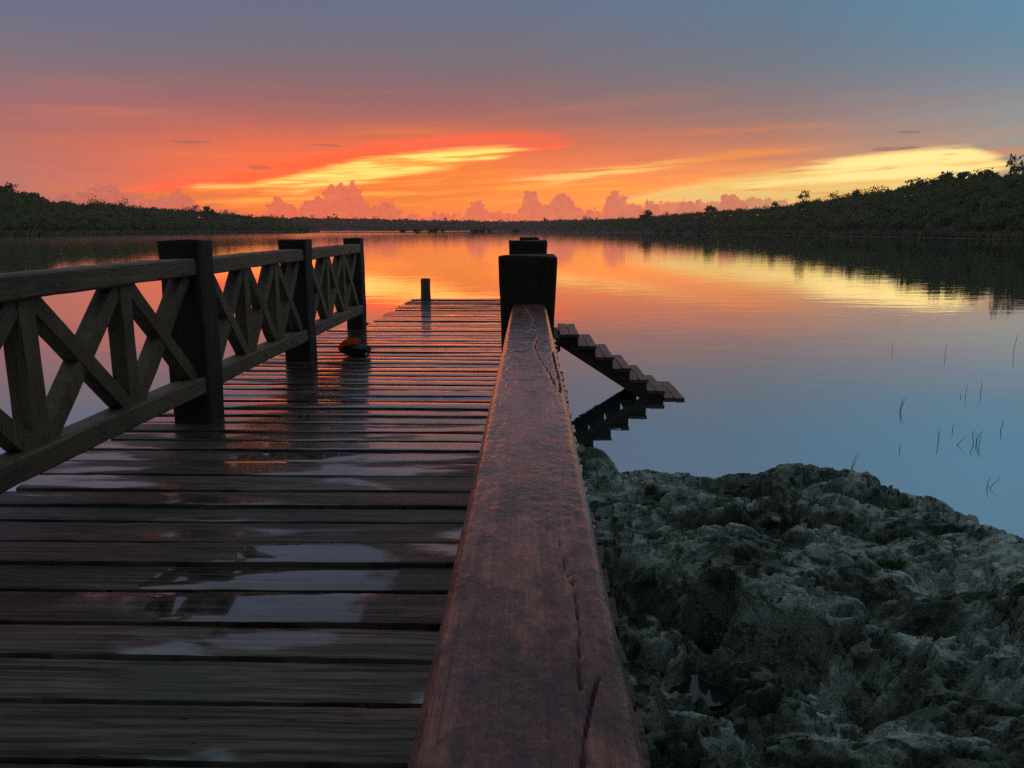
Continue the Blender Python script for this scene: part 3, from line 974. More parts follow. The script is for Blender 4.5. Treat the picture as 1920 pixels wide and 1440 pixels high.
def build_rock():
    # finer towards the camera
    ys = np.concatenate([np.linspace(-0.6, 1.3, 60), np.linspace(1.3, 4.2, 330)[1:], np.linspace(4.2, 8.2, 300)[1:]])
    xs = np.concatenate([np.linspace(-3.2, 0.2, 60), np.linspace(0.2, 3.6, 430)[1:], np.linspace(3.6, 6.5, 130)[1:]])
    X, Y = np.meshgrid(xs, ys)
    edge = [(1096, 826), (1135, 850), (1150, 866), (1240, 868), (1300, 872), (1345, 872), (1440, 868), (1500, 858), (1560, 866), (1620, 898), (1700, 920), (1750, 940), (1830, 974), (1880, 998), (1920, 1018), (2050, 1096), (2300, 1270)]
    ep = [on_z(px, py, 0.16) for px, py in edge]
    bx = [-3.2, -2.6, -2.0, -1.0, 0.1] + [p.x for p in ep] + [6.5]
    by = [-0.5, 0.8, 2.6, 5.4, 6.9] + [p.y for p in ep] + [1.2]
    wx, wy = 0.20 * fbm(X * 1.1, Y * 1.1, 4), 0.20 * fbm(X * 1.1 + 31, Y * 1.1 + 5, 4)
    jag = 0.10 * fbm(X * 3.0 + 60, Y * 3.0, 4, 0.6)
    s = (np.interp(X, bx, by) - Y + wy * 0.25 + jag) * 0.86
    # strata ridges run beside the shoreline
    along = (X * 0.86 - Y * 0.52)
    sw = s + 0.30 * fbm(along * 0.8, s * 0.9 + 3, 3)
    ph = sw * 1.28 + 0.35 * fbm(along * 0.7 + 11, s * 0.5, 3)
    saw = ph - np.floor(ph)
    ridge = np.where(saw < 0.16, sstep(saw, 0.0, 0.16), 1 - sstep(saw, 0.22, 1.0)) - 0.4
    z = -0.40 + 0.60 * sstep(s, -0.34, 0.30) + 0.030 * np.clip(s, 0, 9)
    amp = sstep(s, 0.0, 0.7)
    zs = z.copy()
    z += amp * 0.10 * ridge
    # the big water-worn humps: two ends of the crest, half width, height
    dome = np.zeros_like(z)
    for k, (ax, ay, bx_, by_, hwid, hh) in enumerate((
            (1125, 1030, 1480, 1120, 0.40, 0.30), (1360, 1022, 1490, 1060, 0.22, 0.22), (1120, 970, 1350, 1000, 0.20, 0.22), (1570, 1085, 1930, 1185, 0.26, 0.27),
            (1430, 985, 1600, 1030, 0.24, 0.17), (1480, 872, 1590, 896, 0.22, 0.20), (1670, 950, 1930, 1060, 0.24, 0.14), (1160, 880, 1230, 890, 0.20, 0.13),
            (1270, 895, 1440, 905, 0.24, 0.13), (1290, 935, 1430, 960, 0.20, 0.18), (1560, 940, 1680, 985, 0.24, 0.13), (1700, 1020, 1930, 1080, 0.22, 0.14),
            (1180, 1180, 1260, 1230, 0.17, 0.20), (1180, 1340, 1300, 1440, 0.20, 0.30), (1330, 1260, 1480, 1330, 0.22, 0.16), (1560, 1200, 1700, 1240, 0.22, 0.16),
            (1740, 1200, 1900, 1260, 0.20, 0.16), (1500, 1360, 1700, 1400, 0.24, 0.13), (1780, 1330, 1960, 1400, 0.24, 0.15), (1400, 1130, 1620, 1175, 0.18, 0.15))):
        pa_, pb_ = on_z(ax, ay, 0.35), on_z(bx_, by_, 0.35)
        dx_, dy_ = pb_.x - pa_.x, pb_.y - pa_.y
        L2 = dx_ * dx_ + dy_ * dy_
        tt = np.clip(((X - pa_.x) * dx_ + (Y - pa_.y) * dy_) / L2, 0, 1)
        e = np.hypot(X + wx * 0.8 - pa_.x - tt * dx_, Y + wy * 0.8 - pa_.y - tt * dy_) / hwid + 0.22 * fbm(X * 2.6 + k * 7, Y * 2.6, 4)
        d_ = hh * np.clip(1 - np.clip(e, 0, 1) ** 2.2, 0, 1) ** 0.62
        dome = np.where(d_ > dome, d_ + 0.15 * dome, dome + 0.15 * d_)
    z += dome * sstep(s, -0.05, 0.25) - 0.07 * (0.7 + 0.6 * fbm(along * 0.6, s * 0.6 + 20, 2))
    z += 0.13 * fbm(X * 0.85 + 3, Y * 0.85, 3) * (0.4 + amp)
    # lumps
    d1, v1 = worley(X * 1.7 + wx * 2, Y * 2.1 + wy * 2, 1)
    z += (0.5 + 0.5 * amp) * 0.07 * (0.55 - d1) * (0.5 + v1)
    d2, v2 = worley(X * 4.4 + wx * 4, Y * 5.4 + wy * 4, 2)
    z += 0.040 * (0.5 - d2) * (0.3 + v2)
    z += 0.038 * fbm(X * 2.4 + wx * 3, Y * 3.4 + wy * 3, 6, 0.55, ridge=True) * (0.5 + 0.5 * amp)
    # solution pits, small and sharp-rimmed
    v4s = fbm(X * 2.1, Y * 2.1 + 9, 3)
    d3, v3 = worley(X * 8 + wx * 9 + 0.5 * fbm(X * 14, Y * 14, 3), Y * 11 + wy * 9, 3)
    pit = sstep(0.46 - 0.25 * v4s - d3, 0.0, 0.11) * (v3 > 0.25) * sstep(fbm(X * 1.3 + 8, Y * 1.3, 3), -0.25, 0.25)
    z -= 0.105 * pit * (0.4 + v3)
    d4, v4 = worley(X * 19 + fbm(X * 20, Y * 20, 2), Y * 23, 4)
    z -= 0.045 * (0.35 + 0.65 * sstep(fbm(X * 1.7 + 77, Y * 1.7, 3), -0.30, 0.10)) * sstep(0.52 - d4, 0.0, 0.17) * (0.5 + v4) * (v4 > 0.35)
    z += 0.008 * fbm(X * 22, Y * 24, 3, 0.6)
    # big dark hollows, each placed where the shore has one
    moss = sstep(fbm(X * 0.9 + 40, Y * 0.9, 4), -0.1, 0.4)
    for (px, py, rx, ry, dep) in ((1322, 1138, 0.120, 0.13, 0.70), (1470, 1200, 0.18, 0.14, 0.60), (1306, 1222, 0.12, 0.09, 0.50), (1345, 1372, 0.11, 0.09, 0.40),
                                  (1290, 1015, 0.30, 0.10, 0.18), (1560, 890, 0.26, 0.12, 0.14), (1600, 1250, 0.10, 0.07, 0.18), (1410, 925, 0.2, 0.1, 0.12), (1700, 1180, 0.22, 0.1, 0.14)):
        c = on_z(px, py, 0.36)
        e = np.hypot((X - c.x) / rx, (Y - c.y) / ry) + 0.35 * fbm(X * 5 + px, Y * 5, 3)
        z -= dep * sstep(1.10 - e, 0.0, 0.30)
    # the little boulder at the deck's edge
    c = on_z(1108, 850, 0.28)
    z = np.maximum(z, 0.36 - 1.5 * ((X - c.x) ** 2 * 3.2 + (Y - c.y + 0.1) ** 2 * 1.2) + 0.05 * fbm(X * 6, Y * 6, 4, 0.6))
    z = np.minimum(z, np.where(X < 0.42, 0.52, 9.0))
    # a hollow that holds rain water
    c = on_z(1312, 1262, 0.40)
    e = np.hypot((X - c.x) / 0.095, (Y - c.y) / 0.070) + 0.25 * fbm(X * 9, Y * 9, 3)
    lvl = float(np.median(z[e < 0.9]))
    z = np.where(e < 1.25, z + (np.minimum(z, lvl - 0.03) - z) * sstep(1.25 - e, 0, 0.3), z)
    POOL.append((c.x, c.y, lvl - 0.004))
    # let the steep faces lean out a little
    gx, gy = np.gradient(z, axis=1), np.gradient(z, axis=0)
    X2 = X + 0.012 * fbm(X * 9, Y * 9 + 50, 3)
    Y2 = Y + 0.012 * fbm(X * 9 + 70, Y * 9, 3) - 0.40 * np.clip(z - zs, 0.0, 0.4) * amp
    bed = sstep(saw, 0.05, 0.35) * (1 - sstep(saw, 0.55, 0.95))
    V = np.stack([X2, Y2, z], -1).reshape(-1, 3)
    o = tag(mesh_obj('rocky_shore', V, grid_faces(len(xs), len(ys)), M['rock']), 'pitted dark limestone shore beside the pier', None, None, 'structure')
    vattr(o, 'moss', moss.reshape(-1))
    vattr(o, 'bed', bed.reshape(-1))
    return xs, ys, z


RX, RY, RZ = build_rock()
pa = np.linspace(0, 2 * math.pi, 25)[:-1]
tag(mesh_obj('rain_pool', [(POOL[0][0] + math.cos(q) * 0.13, POOL[0][1] + math.sin(q) * 0.10, POOL[0][2]) for q in pa], [tuple(range(24))], M['pool'], smooth=False),
    'small rain pool in a hollow of the rock', None, None, 'structure')


def rock_z(x, y):
    i = np.clip(np.searchsorted(RX, x), 1, len(RX) - 1)
    j = np.clip(np.searchsorted(RY, y), 1, len(RY) - 1)
    return float(RZ[j, i])


ROCK = bpy.data.objects['rocky_shore']
bpy.context.view_layer.update()


def rock_at(px, py):
    """where the line of sight through that point of the view meets the rock"""
    hit, p, nn, _ = ROCK.ray_cast(CAM, ray(px, py))
    return p if hit else on_z(px, py, 0.3)


# unseen bank added behind the camera, built high to block low sky light
gx, gy = np.meshgrid(np.linspace(-70, 70, 90), np.linspace(-2.2, -60, 50))
gz = np.where(gy > -2.5, -0.3, 0.35 + 11.0 * sstep(-gy, 2.5, 17.0) + 0.5 * fbm(gx * 0.3, gy * 0.3, 4))
tag(mesh_obj('bank', np.stack([gx, gy, gz], -1).reshape(-1, 3), grid_faces(90, 50)[:, ::-1], M['soil']), 'dark bank from which the pier starts', None, None, 'structure')

# ------------------------------------------------------------------ pier
DZ = 0.80           # deck level
PW = 0.205          # plank pitch
pier = thing('pier', (-1.1, 6.5, 0), 'long wet plank pier running out over the lake', 'pier')
PB = np.array(pier.location)


def plank(i, y0, y1, x0, x1, parent, base, name='plank', z=DZ, th=0.045, m=None, rs=None):
    w = y1 - y0
    n = max(8, int((x1 - x0) / 0.06))
    us = np.array([-0.5, -0.492, -0.47, -0.3, -0.1, 0.1, 0.3, 0.47, 0.492, 0.5])
    cup = rs.normal(0.0010, 0.0032)
    tilt = rs.normal(-0.029, 0.014)
    dz = rs.normal(0, 0.0025)
    zz = np.array([-0.0045, -0.0012, 0, 0, 0, 0, 0, 0, -0.0012, -0.0045])
    prof = np.array([(u * w, zq + cup * (1 - 4 * u * u) + tilt * u * w + dz) for u, zq in zip(us, zz)])
    under = np.array([(0.5 * w, -th), (-0.5 * w, -th)])
    sec = np.concatenate([prof, under])
    tt = np.linspace(x0, x1, n)
    rings = np.zeros((n, len(sec), 3))
    e0 = 0.0022 * np.cumsum(rs.normal(0, 1, n)) * 0.35 + rs.normal(0, 0.0012, n)
    e1 = 0.0022 * np.cumsum(rs.normal(0, 1, n)) * 0.35 + rs.normal(0, 0.0012, n)
    yc = (y0 + y1) / 2 + rs.normal(0, 0.006) * (tt - tt.mean()) / 1.4
    wz = 0.0018 * np.sin(tt * rs.uniform(1.5, 3.5) + rs.uniform(0, 6)) + rs.normal(0, 0.0004, n)
    for k in range(n):
        sc = sec.copy()
        edge = sc[:, 0] / (w / 2)
        sc[:, 0] += np.where(edge < 0, e0[k] * -edge, e1[k] * edge)
        rings[k, :, 0] = tt[k]
        rings[k, :, 1] = yc[k] + sc[:, 0]
        rings[k, :, 2] = z + sc[:, 1] + wz[k] * (sc[:, 1] > -th + 0.001)
    # ends sawn a little out of square
    rings[0, :, 0] += rs.normal(0, 0.02) * sec[:, 0] / w
    rings[-1, :, 0] += rs.normal(0, 0.012) * sec[:, 0] / w
    V, Fs = loft(rings[:, ::-1])
    return sharp(mesh_obj(name, V - base, Fs, m, parent), 40)


def deck():
    rs = np.random.default_rng(5)
    y = 0.30
    i = 0
    while y < 13.62:
        w = PW * rs.uniform(0.90, 1.10)
        gap = rs.uniform(0.006, 0.013)
        if rs.random() < 0.18:
            gap += 0.006
        xl = (-2.46 if y < 9.15 else -2.10) + rs.normal(0, 0.025)
        if abs(y - 4.62) < 0.10:
            xl = -2.62
        xr = 0.282 + rs.normal(0, 0.006)
        if y > 9.15:
            xl += (y - 9.15) * 0.012
        plank(i, y, y + w - gap, xl, xr, pier, PB, m=M['deck'], rs=rs)
        y += w
        i += 1
    # bearers and piles under the planks
    for k, x in enumerate((-2.02, -0.95, 0.12)):
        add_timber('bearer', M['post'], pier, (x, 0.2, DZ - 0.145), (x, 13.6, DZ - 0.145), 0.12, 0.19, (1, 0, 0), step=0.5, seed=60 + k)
    for k, (x, y0) in enumerate(((-2.02, 5.0), (0.12, 7.6), (-2.02, 9.2), (0.12, 10.4), (-2.02, 13.3), (0.12, 13.3))):
        ring = np.array([[(x + math.cos(a) * r, y0 + math.sin(a) * r, z) for a in np.linspace(0, 2 * math.pi, 13)[:-1]] for z, r in ((-1.2, 0.12), (0, 0.115), (DZ - 0.242, 0.11))])
        mesh_obj('pile', loft(ring)[0] - PB, loft(ring)[1], M['post'], pier)


deck()


# ------------------------------------------------------------------ railings
def post(parent, x, y, z0, z1, wx, wy, seed, name='post', round_=8.0, flare=0.0, lean=0.0):
    rs = np.random.default_rng(seed)
    ex, ey = [], []
    for c, (qx, qy) in enumerate(((1, 1), (-1, 1), (-1, -1), (1, -1))):
        cr = rs.uniform(0.10, 0.26)              # hewn corners, each rounded a little differently
        for f in np.linspace(0, 1, 6):
            an = (c + f) * math.pi / 2
            ex.append(qx * (1 - cr) + cr * math.cos(an))
            ey.append(qy * (1 - cr) + cr * math.sin(an))
        nq = ((-1, 1), (-1, -1), (1, -1), (1, 1))[c]
        for f in (0.33, 0.66):
            ex.append(qx * (1 - f) * 0.9 + nq[0] * f * 0.9 + (0.1 * qx if qx == nq[0] else 0))
            ey.append(qy * (1 - f) * 0.9 + nq[1] * f * 0.9 + (0.1 * qy if qy == nq[1] else 0))
    ex, ey = np.array(ex), np.array(ey)
    k = len(ex)
    a = np.arctan2(ey, ex)
    zs = np.concatenate([np.linspace(z0, z1 - 0.03, 22), [z1 - 0.012, z1 - 0.003, z1]])
    rings = []
    ph = rs.uniform(0, 6, 6)
    for z in zs:
        q = (z - z0) / (z1 - z0)
        g = 1 + 0.018 * math.sin(z * 5 + ph[0]) + 0.012 * math.sin(z * 13 + ph[1])
        g *= 1 + flare * max(0, (q - 0.8) / 0.2) ** 2
        if z > z1 - 0.011:
            g *= 0.975 if z > z1 - 0.002 else 0.99
        jag = 1 + 0.02 * np.sin(a * 3 + ph[2]) + 0.012 * np.sin(a * 7 + ph[3] + z * 2) + rs.normal(0, 0.004, k)
        zt = z + (0.004 * np.sin(a * 2 + ph[4]) if z > z1 - 0.011 else 0)
        rings.append(np.stack([x + lean * (z - z0) + ex * wx / 2 * g * jag, y + ey * wy / 2 * g * jag, zt + 0 * a], 1))
    V, Fs = loft(np.array(rings))
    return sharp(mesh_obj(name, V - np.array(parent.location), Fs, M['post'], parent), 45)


def bay(rail, x, y0, y1, zb, zt, nx, mats, seed, ww=0.085, dx=0.085):
    """uprights and crossed braces between two posts, bottom at zb, top at zt"""
    step = (y1 - y0) / nx
    for k in range(1, nx):
        y = y0 + k * step
        add_timber('upright', mats, rail, (x, y, zb - 0.012), (x, y, zt + 0.012), dx, ww, (1, 0, 0), seed=seed + k)
    for k in range(nx):
        a, b = y0 + k * step + 0.045, y0 + (k + 1) * step - 0.045
        add_timber('brace', mats, rail, (x - 0.003, a, zb + 0.004), (x - 0.003, b, zt - 0.004), dx - 0.006, 0.092, (1, 0, 0), seed=seed + 20 + k)
        add_timber('brace', mats, rail, (x + 0.003, b, zb + 0.004), (x + 0.003, a, zt - 0.004), dx - 0.008, 0.090, (1, 0, 0), seed=seed + 40 + k)


def left_railing():
    x = -2.13
    t = thing('railing', (x, 5.8, DZ), 'weathered wooden railing of crossed braces and three square posts behind the backpack', 'railing')
    ys = [2.20, 4.80, 7.08, 9.42]
    tops = [1.94, 1.935, 1.91, 1.895]
    ws = [0.25, 0.252, 0.245, 0.215]
    for k, (y, zt, w) in enumerate(zip(ys, tops, ws)):
        post(t, x, y, 0.30, zt, w * 0.96, w, 70 + k, flare=0.05 if k == 1 else 0.02)
    edges = [0.3] + ys
    spans = [(0.25, ys[0])] + [(ys[k], ys[k + 1]) for k in range(3)]
    for k, (a, b) in enumerate(spans):
        a2 = a + (0.10 if k else 0)
        b2 = b - 0.10
        add_timber('top_rail', M['rails'], t, (x + 0.045, a2, 1.770), (x + 0.045, b2, 1.775), 0.12, 0.105, (1, 0, 0), ch=0.010, seed=80 + k, bow=-0.004)
        add_timber('bottom_rail', M['rails'], t, (x + 0.045, a2, 1.050), (x + 0.045, b2, 1.045), 0.125, 0.108, (1, 0, 0), ch=0.010, seed=90 + k, bow=-0.006)
        bay(t, x + 0.03, a + 0.12 * (k > 0), b - 0.12, 1.087, 1.722, 3, M['brace'], 100 + 70 * k, 0.112, 0.085)


left_railing()


def handrail_mesh(parent):
    """the near beam the camera looks along: dense top with real cracks"""
    hw, y0, y1 = 0.071, -1.30, 3.20
    nx = 74
    ys = np.concatenate([np.linspace(y0, 0.30, 40), np.linspace(0.30, 1.3, 330)[1:], np.linspace(1.3, y1, 280)[1:]])
    u = np.linspace(-1, 1, nx)
    u = np.sign(u) * (1 - (1 - np.abs(u)) ** 1.25)
    U, Y = np.meshgrid(u, ys)
    wl = 1 + 0.018 * fbm(Y * 1.6, Y * 0 + 3.3, 3) + 0.010 * fbm(Y * 9, Y * 0 + 1.1, 3)
    wr = 1 + 0.018 * fbm(Y * 1.6, Y * 0 + 8.8, 3) + 0.014 * fbm(Y * 9, Y * 0 + 5.7, 3)
    X = U * hw * np.where(U < 0, wl, wr)
    ZT = 1.700
    z = ZT + 0.0022 * fbm(Y * 2, X * 6, 3) + 0.0008 * fbm(X * 55, Y * 30, 4, 0.6) + 0.0008 * fbm(X * 130 + 9, Y * 24, 3)
    d, v = worley(X * 75, Y * 55, 7)
    z += 0.0020 * np.clip(0.45 - d, 0, 1) * (v > 0.6) * sstep(fbm(X * 9, Y * 3, 3), -0.1, 0.3)
    # worn, rounded edges
    e = np.abs(U)
    z -= 0.017 * np.clip((e - 0.80) / 0.20, 0, 1) ** 2.4
    dirt = np.zeros_like(z)

    def crack(pts, w0, dep, zig=0.0):
        q = [on_z(px, py, ZT) for px, py in pts]
        best = np.full(z.shape, 9.0)
        for k in range(len(q) - 1):
            a, b = np.array(q[k][:2]), np.array(q[k + 1][:2])
            ab = b - a
            tt = np.clip(((X - a[0]) * ab[0] + (Y - a[1]) * ab[1]) / ab.dot(ab), 0, 1)
            best = np.minimum(best, np.hypot(X - a[0] - tt * ab[0] + zig * fbm(X * 60, Y * 40, 2), (Y - a[1] - tt * ab[1])))
        mk = sstep(w0 * (1 + 0.5 * fbm(X * 80, Y * 50, 2)) - best, 0, w0 * 0.7)
        return mk * dep, mk
    for pts, w0, dep, zig in (
            ([(985, 578), (1000, 600), (997, 615), (1008, 632), (1003, 650), (1012, 672), (1028, 695), (1040, 720)], 0.0022, 0.016, 0.004),
            ([(990, 622), (1006, 618)], 0.006, 0.014, 0.006),
            ([(1036, 660), (1046, 700), (1051, 735)], 0.0035, 0.016, 0.004),
            ([(1075, 1075), (1083, 1140), (1086, 1215), (1088, 1290)], 0.0011, 0.008, 0.0012),
            ([(1122, 1268), (1108, 1320), (1096, 1380), (1092, 1440)], 0.0017, 0.006, 0.0009),
            ([(1048, 1010), (1060, 1070), (1075, 1100)], 0.0006, 0.003, 0.0008)):
        dz, mk = crack(pts, w0, dep, zig)
        z -= dz
        dirt = np.maximum(dirt, mk * 0.9)
    # chips along the far side's edge
    chip = sstep(fbm(Y * 6, Y * 0 + 40, 3), 0.15, 0.5) * sstep(U, 0.80, 1.0)
    z -= 0.008 * chip
    # soaked spots
    soak = np.zeros_like(z)
    nb = 0.5 * fbm(X * 22, Y * 14, 4)
    for (px, py, rx, ry, s0) in ((1010, 905, 0.026, 0.13, 1.0), (1062, 935, 0.026, 0.05, 1.0), (975, 865, 0.018, 0.09, 0.8), (1030, 800, 0.016, 0.10, 0.6), (1005, 620, 0.03, 0.25, 0.45),
                                 (1040, 690, 0.02, 0.2, 0.6), (1150, 1330, 0.018, 0.05, 0.7), (950, 1310, 0.040, 0.055, 0.95), (905, 1215, 0.03, 0.05, 0.8), (1010, 1390, 0.03, 0.04, 0.8), (1100, 1110, 0.016, 0.06, 0.5), (890, 1300, 0.03, 0.05, 0.45), (930, 1180, 0.02, 0.05, 0.4)):
        c = on_z(px, py, ZT)
        ee = np.hypot((X - c.x) / rx, (Y - c.y) / ry) + nb
        soak = np.maximum(soak, s0 * sstep(1.1 - ee, 0, 0.4))
    ny = len(ys)
    V = np.stack([X, Y, z], -1)
    # sides and underside
    ss_ = [V[:, ::1]]
    low = []
    for f, zz in ((0.99, ZT - 0.045), (0.97, ZT - 0.095)):
        low.append((f, zz))
    rgt = [np.stack([X[:, -1] * f, Y[:, -1], np.full(ny, zz) + 0.002 * fbm(Y[:, -1] * 8, Y[:, -1] * 0 + zz * 9, 3)], -1)[:, None] for f, zz in low]
    lft = [np.stack([X[:, 0] * f, Y[:, 0], np.full(ny, zz) + 0.002 * fbm(Y[:, 0] * 8, Y[:, 0] * 0 + zz * 7, 3)], -1)[:, None] for f, zz in low[::-1]]
    ring = np.concatenate([V] + rgt + lft, 1)
    k = ring.shape[1]
    idx = np.arange(ny * k).reshape(ny, k)
    nxt = np.roll(idx, -1, 1)
    Fq = np.stack([idx[:-1], nxt[:-1], nxt[1:], idx[1:]], -1).reshape(-1, 4)
    o = mesh_obj('top_rail', ring.reshape(-1, 3) - np.array(parent.location), Fq, M['hand'], parent)
    o['label'] = 'reddish wet beam worn smooth and split by cracks'
    pad = np.zeros((ny, 4))
    vattr(o, 'soak', np.concatenate([soak, pad], 1).reshape(-1))
    vattr(o, 'dirt', np.concatenate([dirt, pad], 1).reshape(-1))


def right_railing():
    x = 0.0
    t = thing('handrail', (x, 3.2, DZ), 'broad reddish wet handrail leading to two blocky dark posts above the rocks', 'railing')
    post(t, x - 0.005, 3.27, 0.30, 1.893, 0.215, 0.23, 171, flare=0.07, round_=11)
    post(t, x - 0.008, 5.42, 0.30, 1.925, 0.245, 0.23, 172, flare=0.04, round_=11)
    post(t, x, 7.72, 0.30, 1.921, 0.195, 0.22, 173, round_=7)
    post(t, x, -1.35, 0.30, 1.88, 0.22, 0.23, 174, round_=7)
    handrail_mesh(t)
    for k, (a, b) in enumerate(((3.36, 5.33), (5.51, 7.63))):
        add_timber('top_rail', M['rails'], t, (x, a, 1.645), (x, b, 1.650), 0.135, 0.105, (1, 0, 0), ch=0.01, seed=180 + k)
        add_timber('bottom_rail', M['rails'], t, (x, a, 1.02), (x, b, 1.02), 0.11, 0.13, (1, 0, 0), ch=0.01, seed=184 + k)
        bay(t, x, a, b, 1.082, 1.595, 3, M['brace'], 500 + 70 * k)
    add_timber('bottom_rail', M['rails'], t, (x, -1.25, 1.02), (x, 3.18, 1.02), 0.11, 0.13, (1, 0, 0), ch=0.01, seed=187)
    bay(t, x, -1.25, 3.18, 1.082, 1.595, 5, M['brace'], 700, dx=0.075)


right_railing()


# ------------------------------------------------------------------ bollard at the pier's end
def bollard():
    x, y = -1.80, 13.40
    t = thing('bollard', (x, y, DZ), 'short round wooden bollard at the far end of the pier', 'bollard')
    rs = np.random.default_rng(9)
    a = np.linspace(0, 2 * math.pi, 25)[:-1]
    rings = [np.stack([np.cos(a) * r * (1 + 0.02 * np.sin(a * 3)) + rs.normal(0, 0.001, 24), np.sin(a) * r, np.full(24, z)], 1)
             for z, r in ((0.006, 0.088), (0.1, 0.086), (0.2, 0.084), (0.33, 0.084), (0.352, 0.082), (0.36, 0.076))]
    V, Fs = loft(np.array(rings))
    sharp(mesh_obj('shaft', V, Fs, M['brace'], t), 50)
    r2 = [np.stack([np.cos(a) * r, np.sin(a) * r, np.full(24, z)], 1) for z, r in ((0.3605, 0.070), (0.366, 0.066), (0.367, 0.03))]
    mesh_obj('end_grain', *loft(np.array(r2)), M['rails'], t)


bollard()


# ------------------------------------------------------------------ stairs into the water
def stairs():
    t = thing('stairs', (0.36, 9.55, 0), 'wooden plank stairs stepping down from the pier into the lake', 'stairs')
    B = np.array(t.location)
    run, rise = 0.208, 0.135
    rs = np.random.default_rng(12)
    n = 7
    for i in range(n):
        x1 = 0.592 + run * i
        x0 = x1 - run - (0.0 if i else -0.0) - 0.010
        zt = 0.785 - rise * i if i < 6 else 0.028
        y0, y1 = 9.03 + rs.normal(0, 0.012), 10.05 + rs.normal(0, 0.012)
        if i == 6:
            x1 += 0.02
            y0 -= 0.03
        tr = bpy.data.objects.new('tread', None)
        tr.empty_display_size = 0.05
        tr.location = Vector(((x0 + x1) / 2, 9.54, zt)) - Vector(B)
        COL.objects.link(tr)
        tr.parent = t
        tb = np.array(((x0 + x1) / 2, 9.54, zt))
        mid = (x0 + x1) / 2 + rs.normal(0, 0.006)
        for k, (a, b) in enumerate(((x0, mid - 0.003), (mid + 0.003, x1))):
            V, Fs = timber(((a + b) / 2, y0 + rs.normal(0, 0.006), zt - 0.020), ((a + b) / 2, y1 + rs.normal(0, 0.006), zt - 0.020), b - a, 0.038, (1, 0, 0), ch=0.004, seed=200 + i * 3 + k)
            sharp(mesh_obj('board', V - tb, Fs, M['stair'], tr), 30)
    # sawtooth stringers
    for k, (ya, yb) in enumerate(((9.07, 9.13), (9.90, 9.96))):
        top = []
        for i in range(n):
            x1 = 0.58 + run * i
            zt = (0.785 - rise * i if i < 6 else 0.028) - 0.041
            top += [(x1 - run + 0.004, zt), (x1 - 0.004, zt)]
        x_end = top[-1][0]
        outline = top + [(x_end, -0.20), (x_end - 0.15, -0.32)]
        # lower edge parallel to the flight
        outline += [(0.30, 0.785 - 0.30)]
        V = [(x, ya, z) for x, z in outline] + [(x, yb, z) for x, z in outline]
        m = len(outline)
        # quads strip between top outline and lower line keeps the faces convex
        Vv, Ff = [], []
        low = lambda x: 0.785 - 0.105 - (x - 0.30) * (rise / run)
        seg = []
        for i in range(n):
            a, b = top[2 * i], top[2 * i + 1]
            seg.append((a[0], b[0] + 0.008 if i < n - 1 else b[0], a[1]))
        for (xa, xb, zt) in seg:
            b0 = len(Vv)
            za, zb = min(low(xa), zt - 0.02), min(low(xb), zt - 0.02)
            for yy in (ya, yb):
                Vv += [(xa, yy, za), (xb, yy, zb), (xb, yy, zt), (xa, yy, zt)]
            Ff += [(b0, b0 + 1, b0 + 2, b0 + 3), (b0 + 7, b0 + 6, b0 + 5, b0 + 4), (b0 + 3, b0 + 2, b0 + 6, b0 + 7), (b0, b0 + 4, b0 + 5, b0 + 1), (b0 + 1, b0 + 5, b0 + 6, b0 + 2), (b0, b0 + 3, b0 + 7, b0 + 4)]
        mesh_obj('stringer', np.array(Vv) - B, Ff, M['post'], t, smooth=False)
    add_timber('ledger', M['post'], t, (0.335, 9.0, 0.66), (0.335, 10.06, 0.66), 0.07, 0.16, (1, 0, 0), seed=230)


stairs()


# ------------------------------------------------------------------ backpack
def ell(c, r, nu=24, nv=16, e=2.6, fn=None):
    V, Fs = [], []
    for j in range(nv + 1):
        ph = math.pi * j / nv - math.pi / 2
        for i in range(nu):
            th = 2 * math.pi * i / nu
            f = lambda v: math.copysign(abs(v) ** (2 / e), v)
            p = [f(math.cos(ph)) * f(math.cos(th)), f(math.cos(ph)) * f(math.sin(th)), f(math.sin(ph))]
            if fn:
                p = fn(p)
            V.append((c[0] + p[0] * r[0], c[1] + p[1] * r[1], c[2] + p[2] * r[2]))
    for j in range(nv):
        for i in range(nu):
            a, b = j * nu + i, j * nu + (i + 1) % nu
            Fs.append((a, b, b + nu, a + nu))
    return V, Fs


def tube_path(P, r, k=8):
    P = np.array(P, float)
    rings = []
    for i in range(len(P)):
        d = P[min(i + 1, len(P) - 1)] - P[max(i - 1, 0)]
        d /= np.linalg.norm(d)
        s = np.cross(d, (0.21, 0.35, 0.9))
        s /= np.linalg.norm(s)
        u = np.cross(d, s)
        rr = r[i] if hasattr(r, '__len__') else r
        rings.append([P[i] + rr * (math.cos(a) * s + math.sin(a) * u) for a in np.linspace(0, 2 * math.pi, k + 1)[:-1]])
    return loft(np.array(rings))


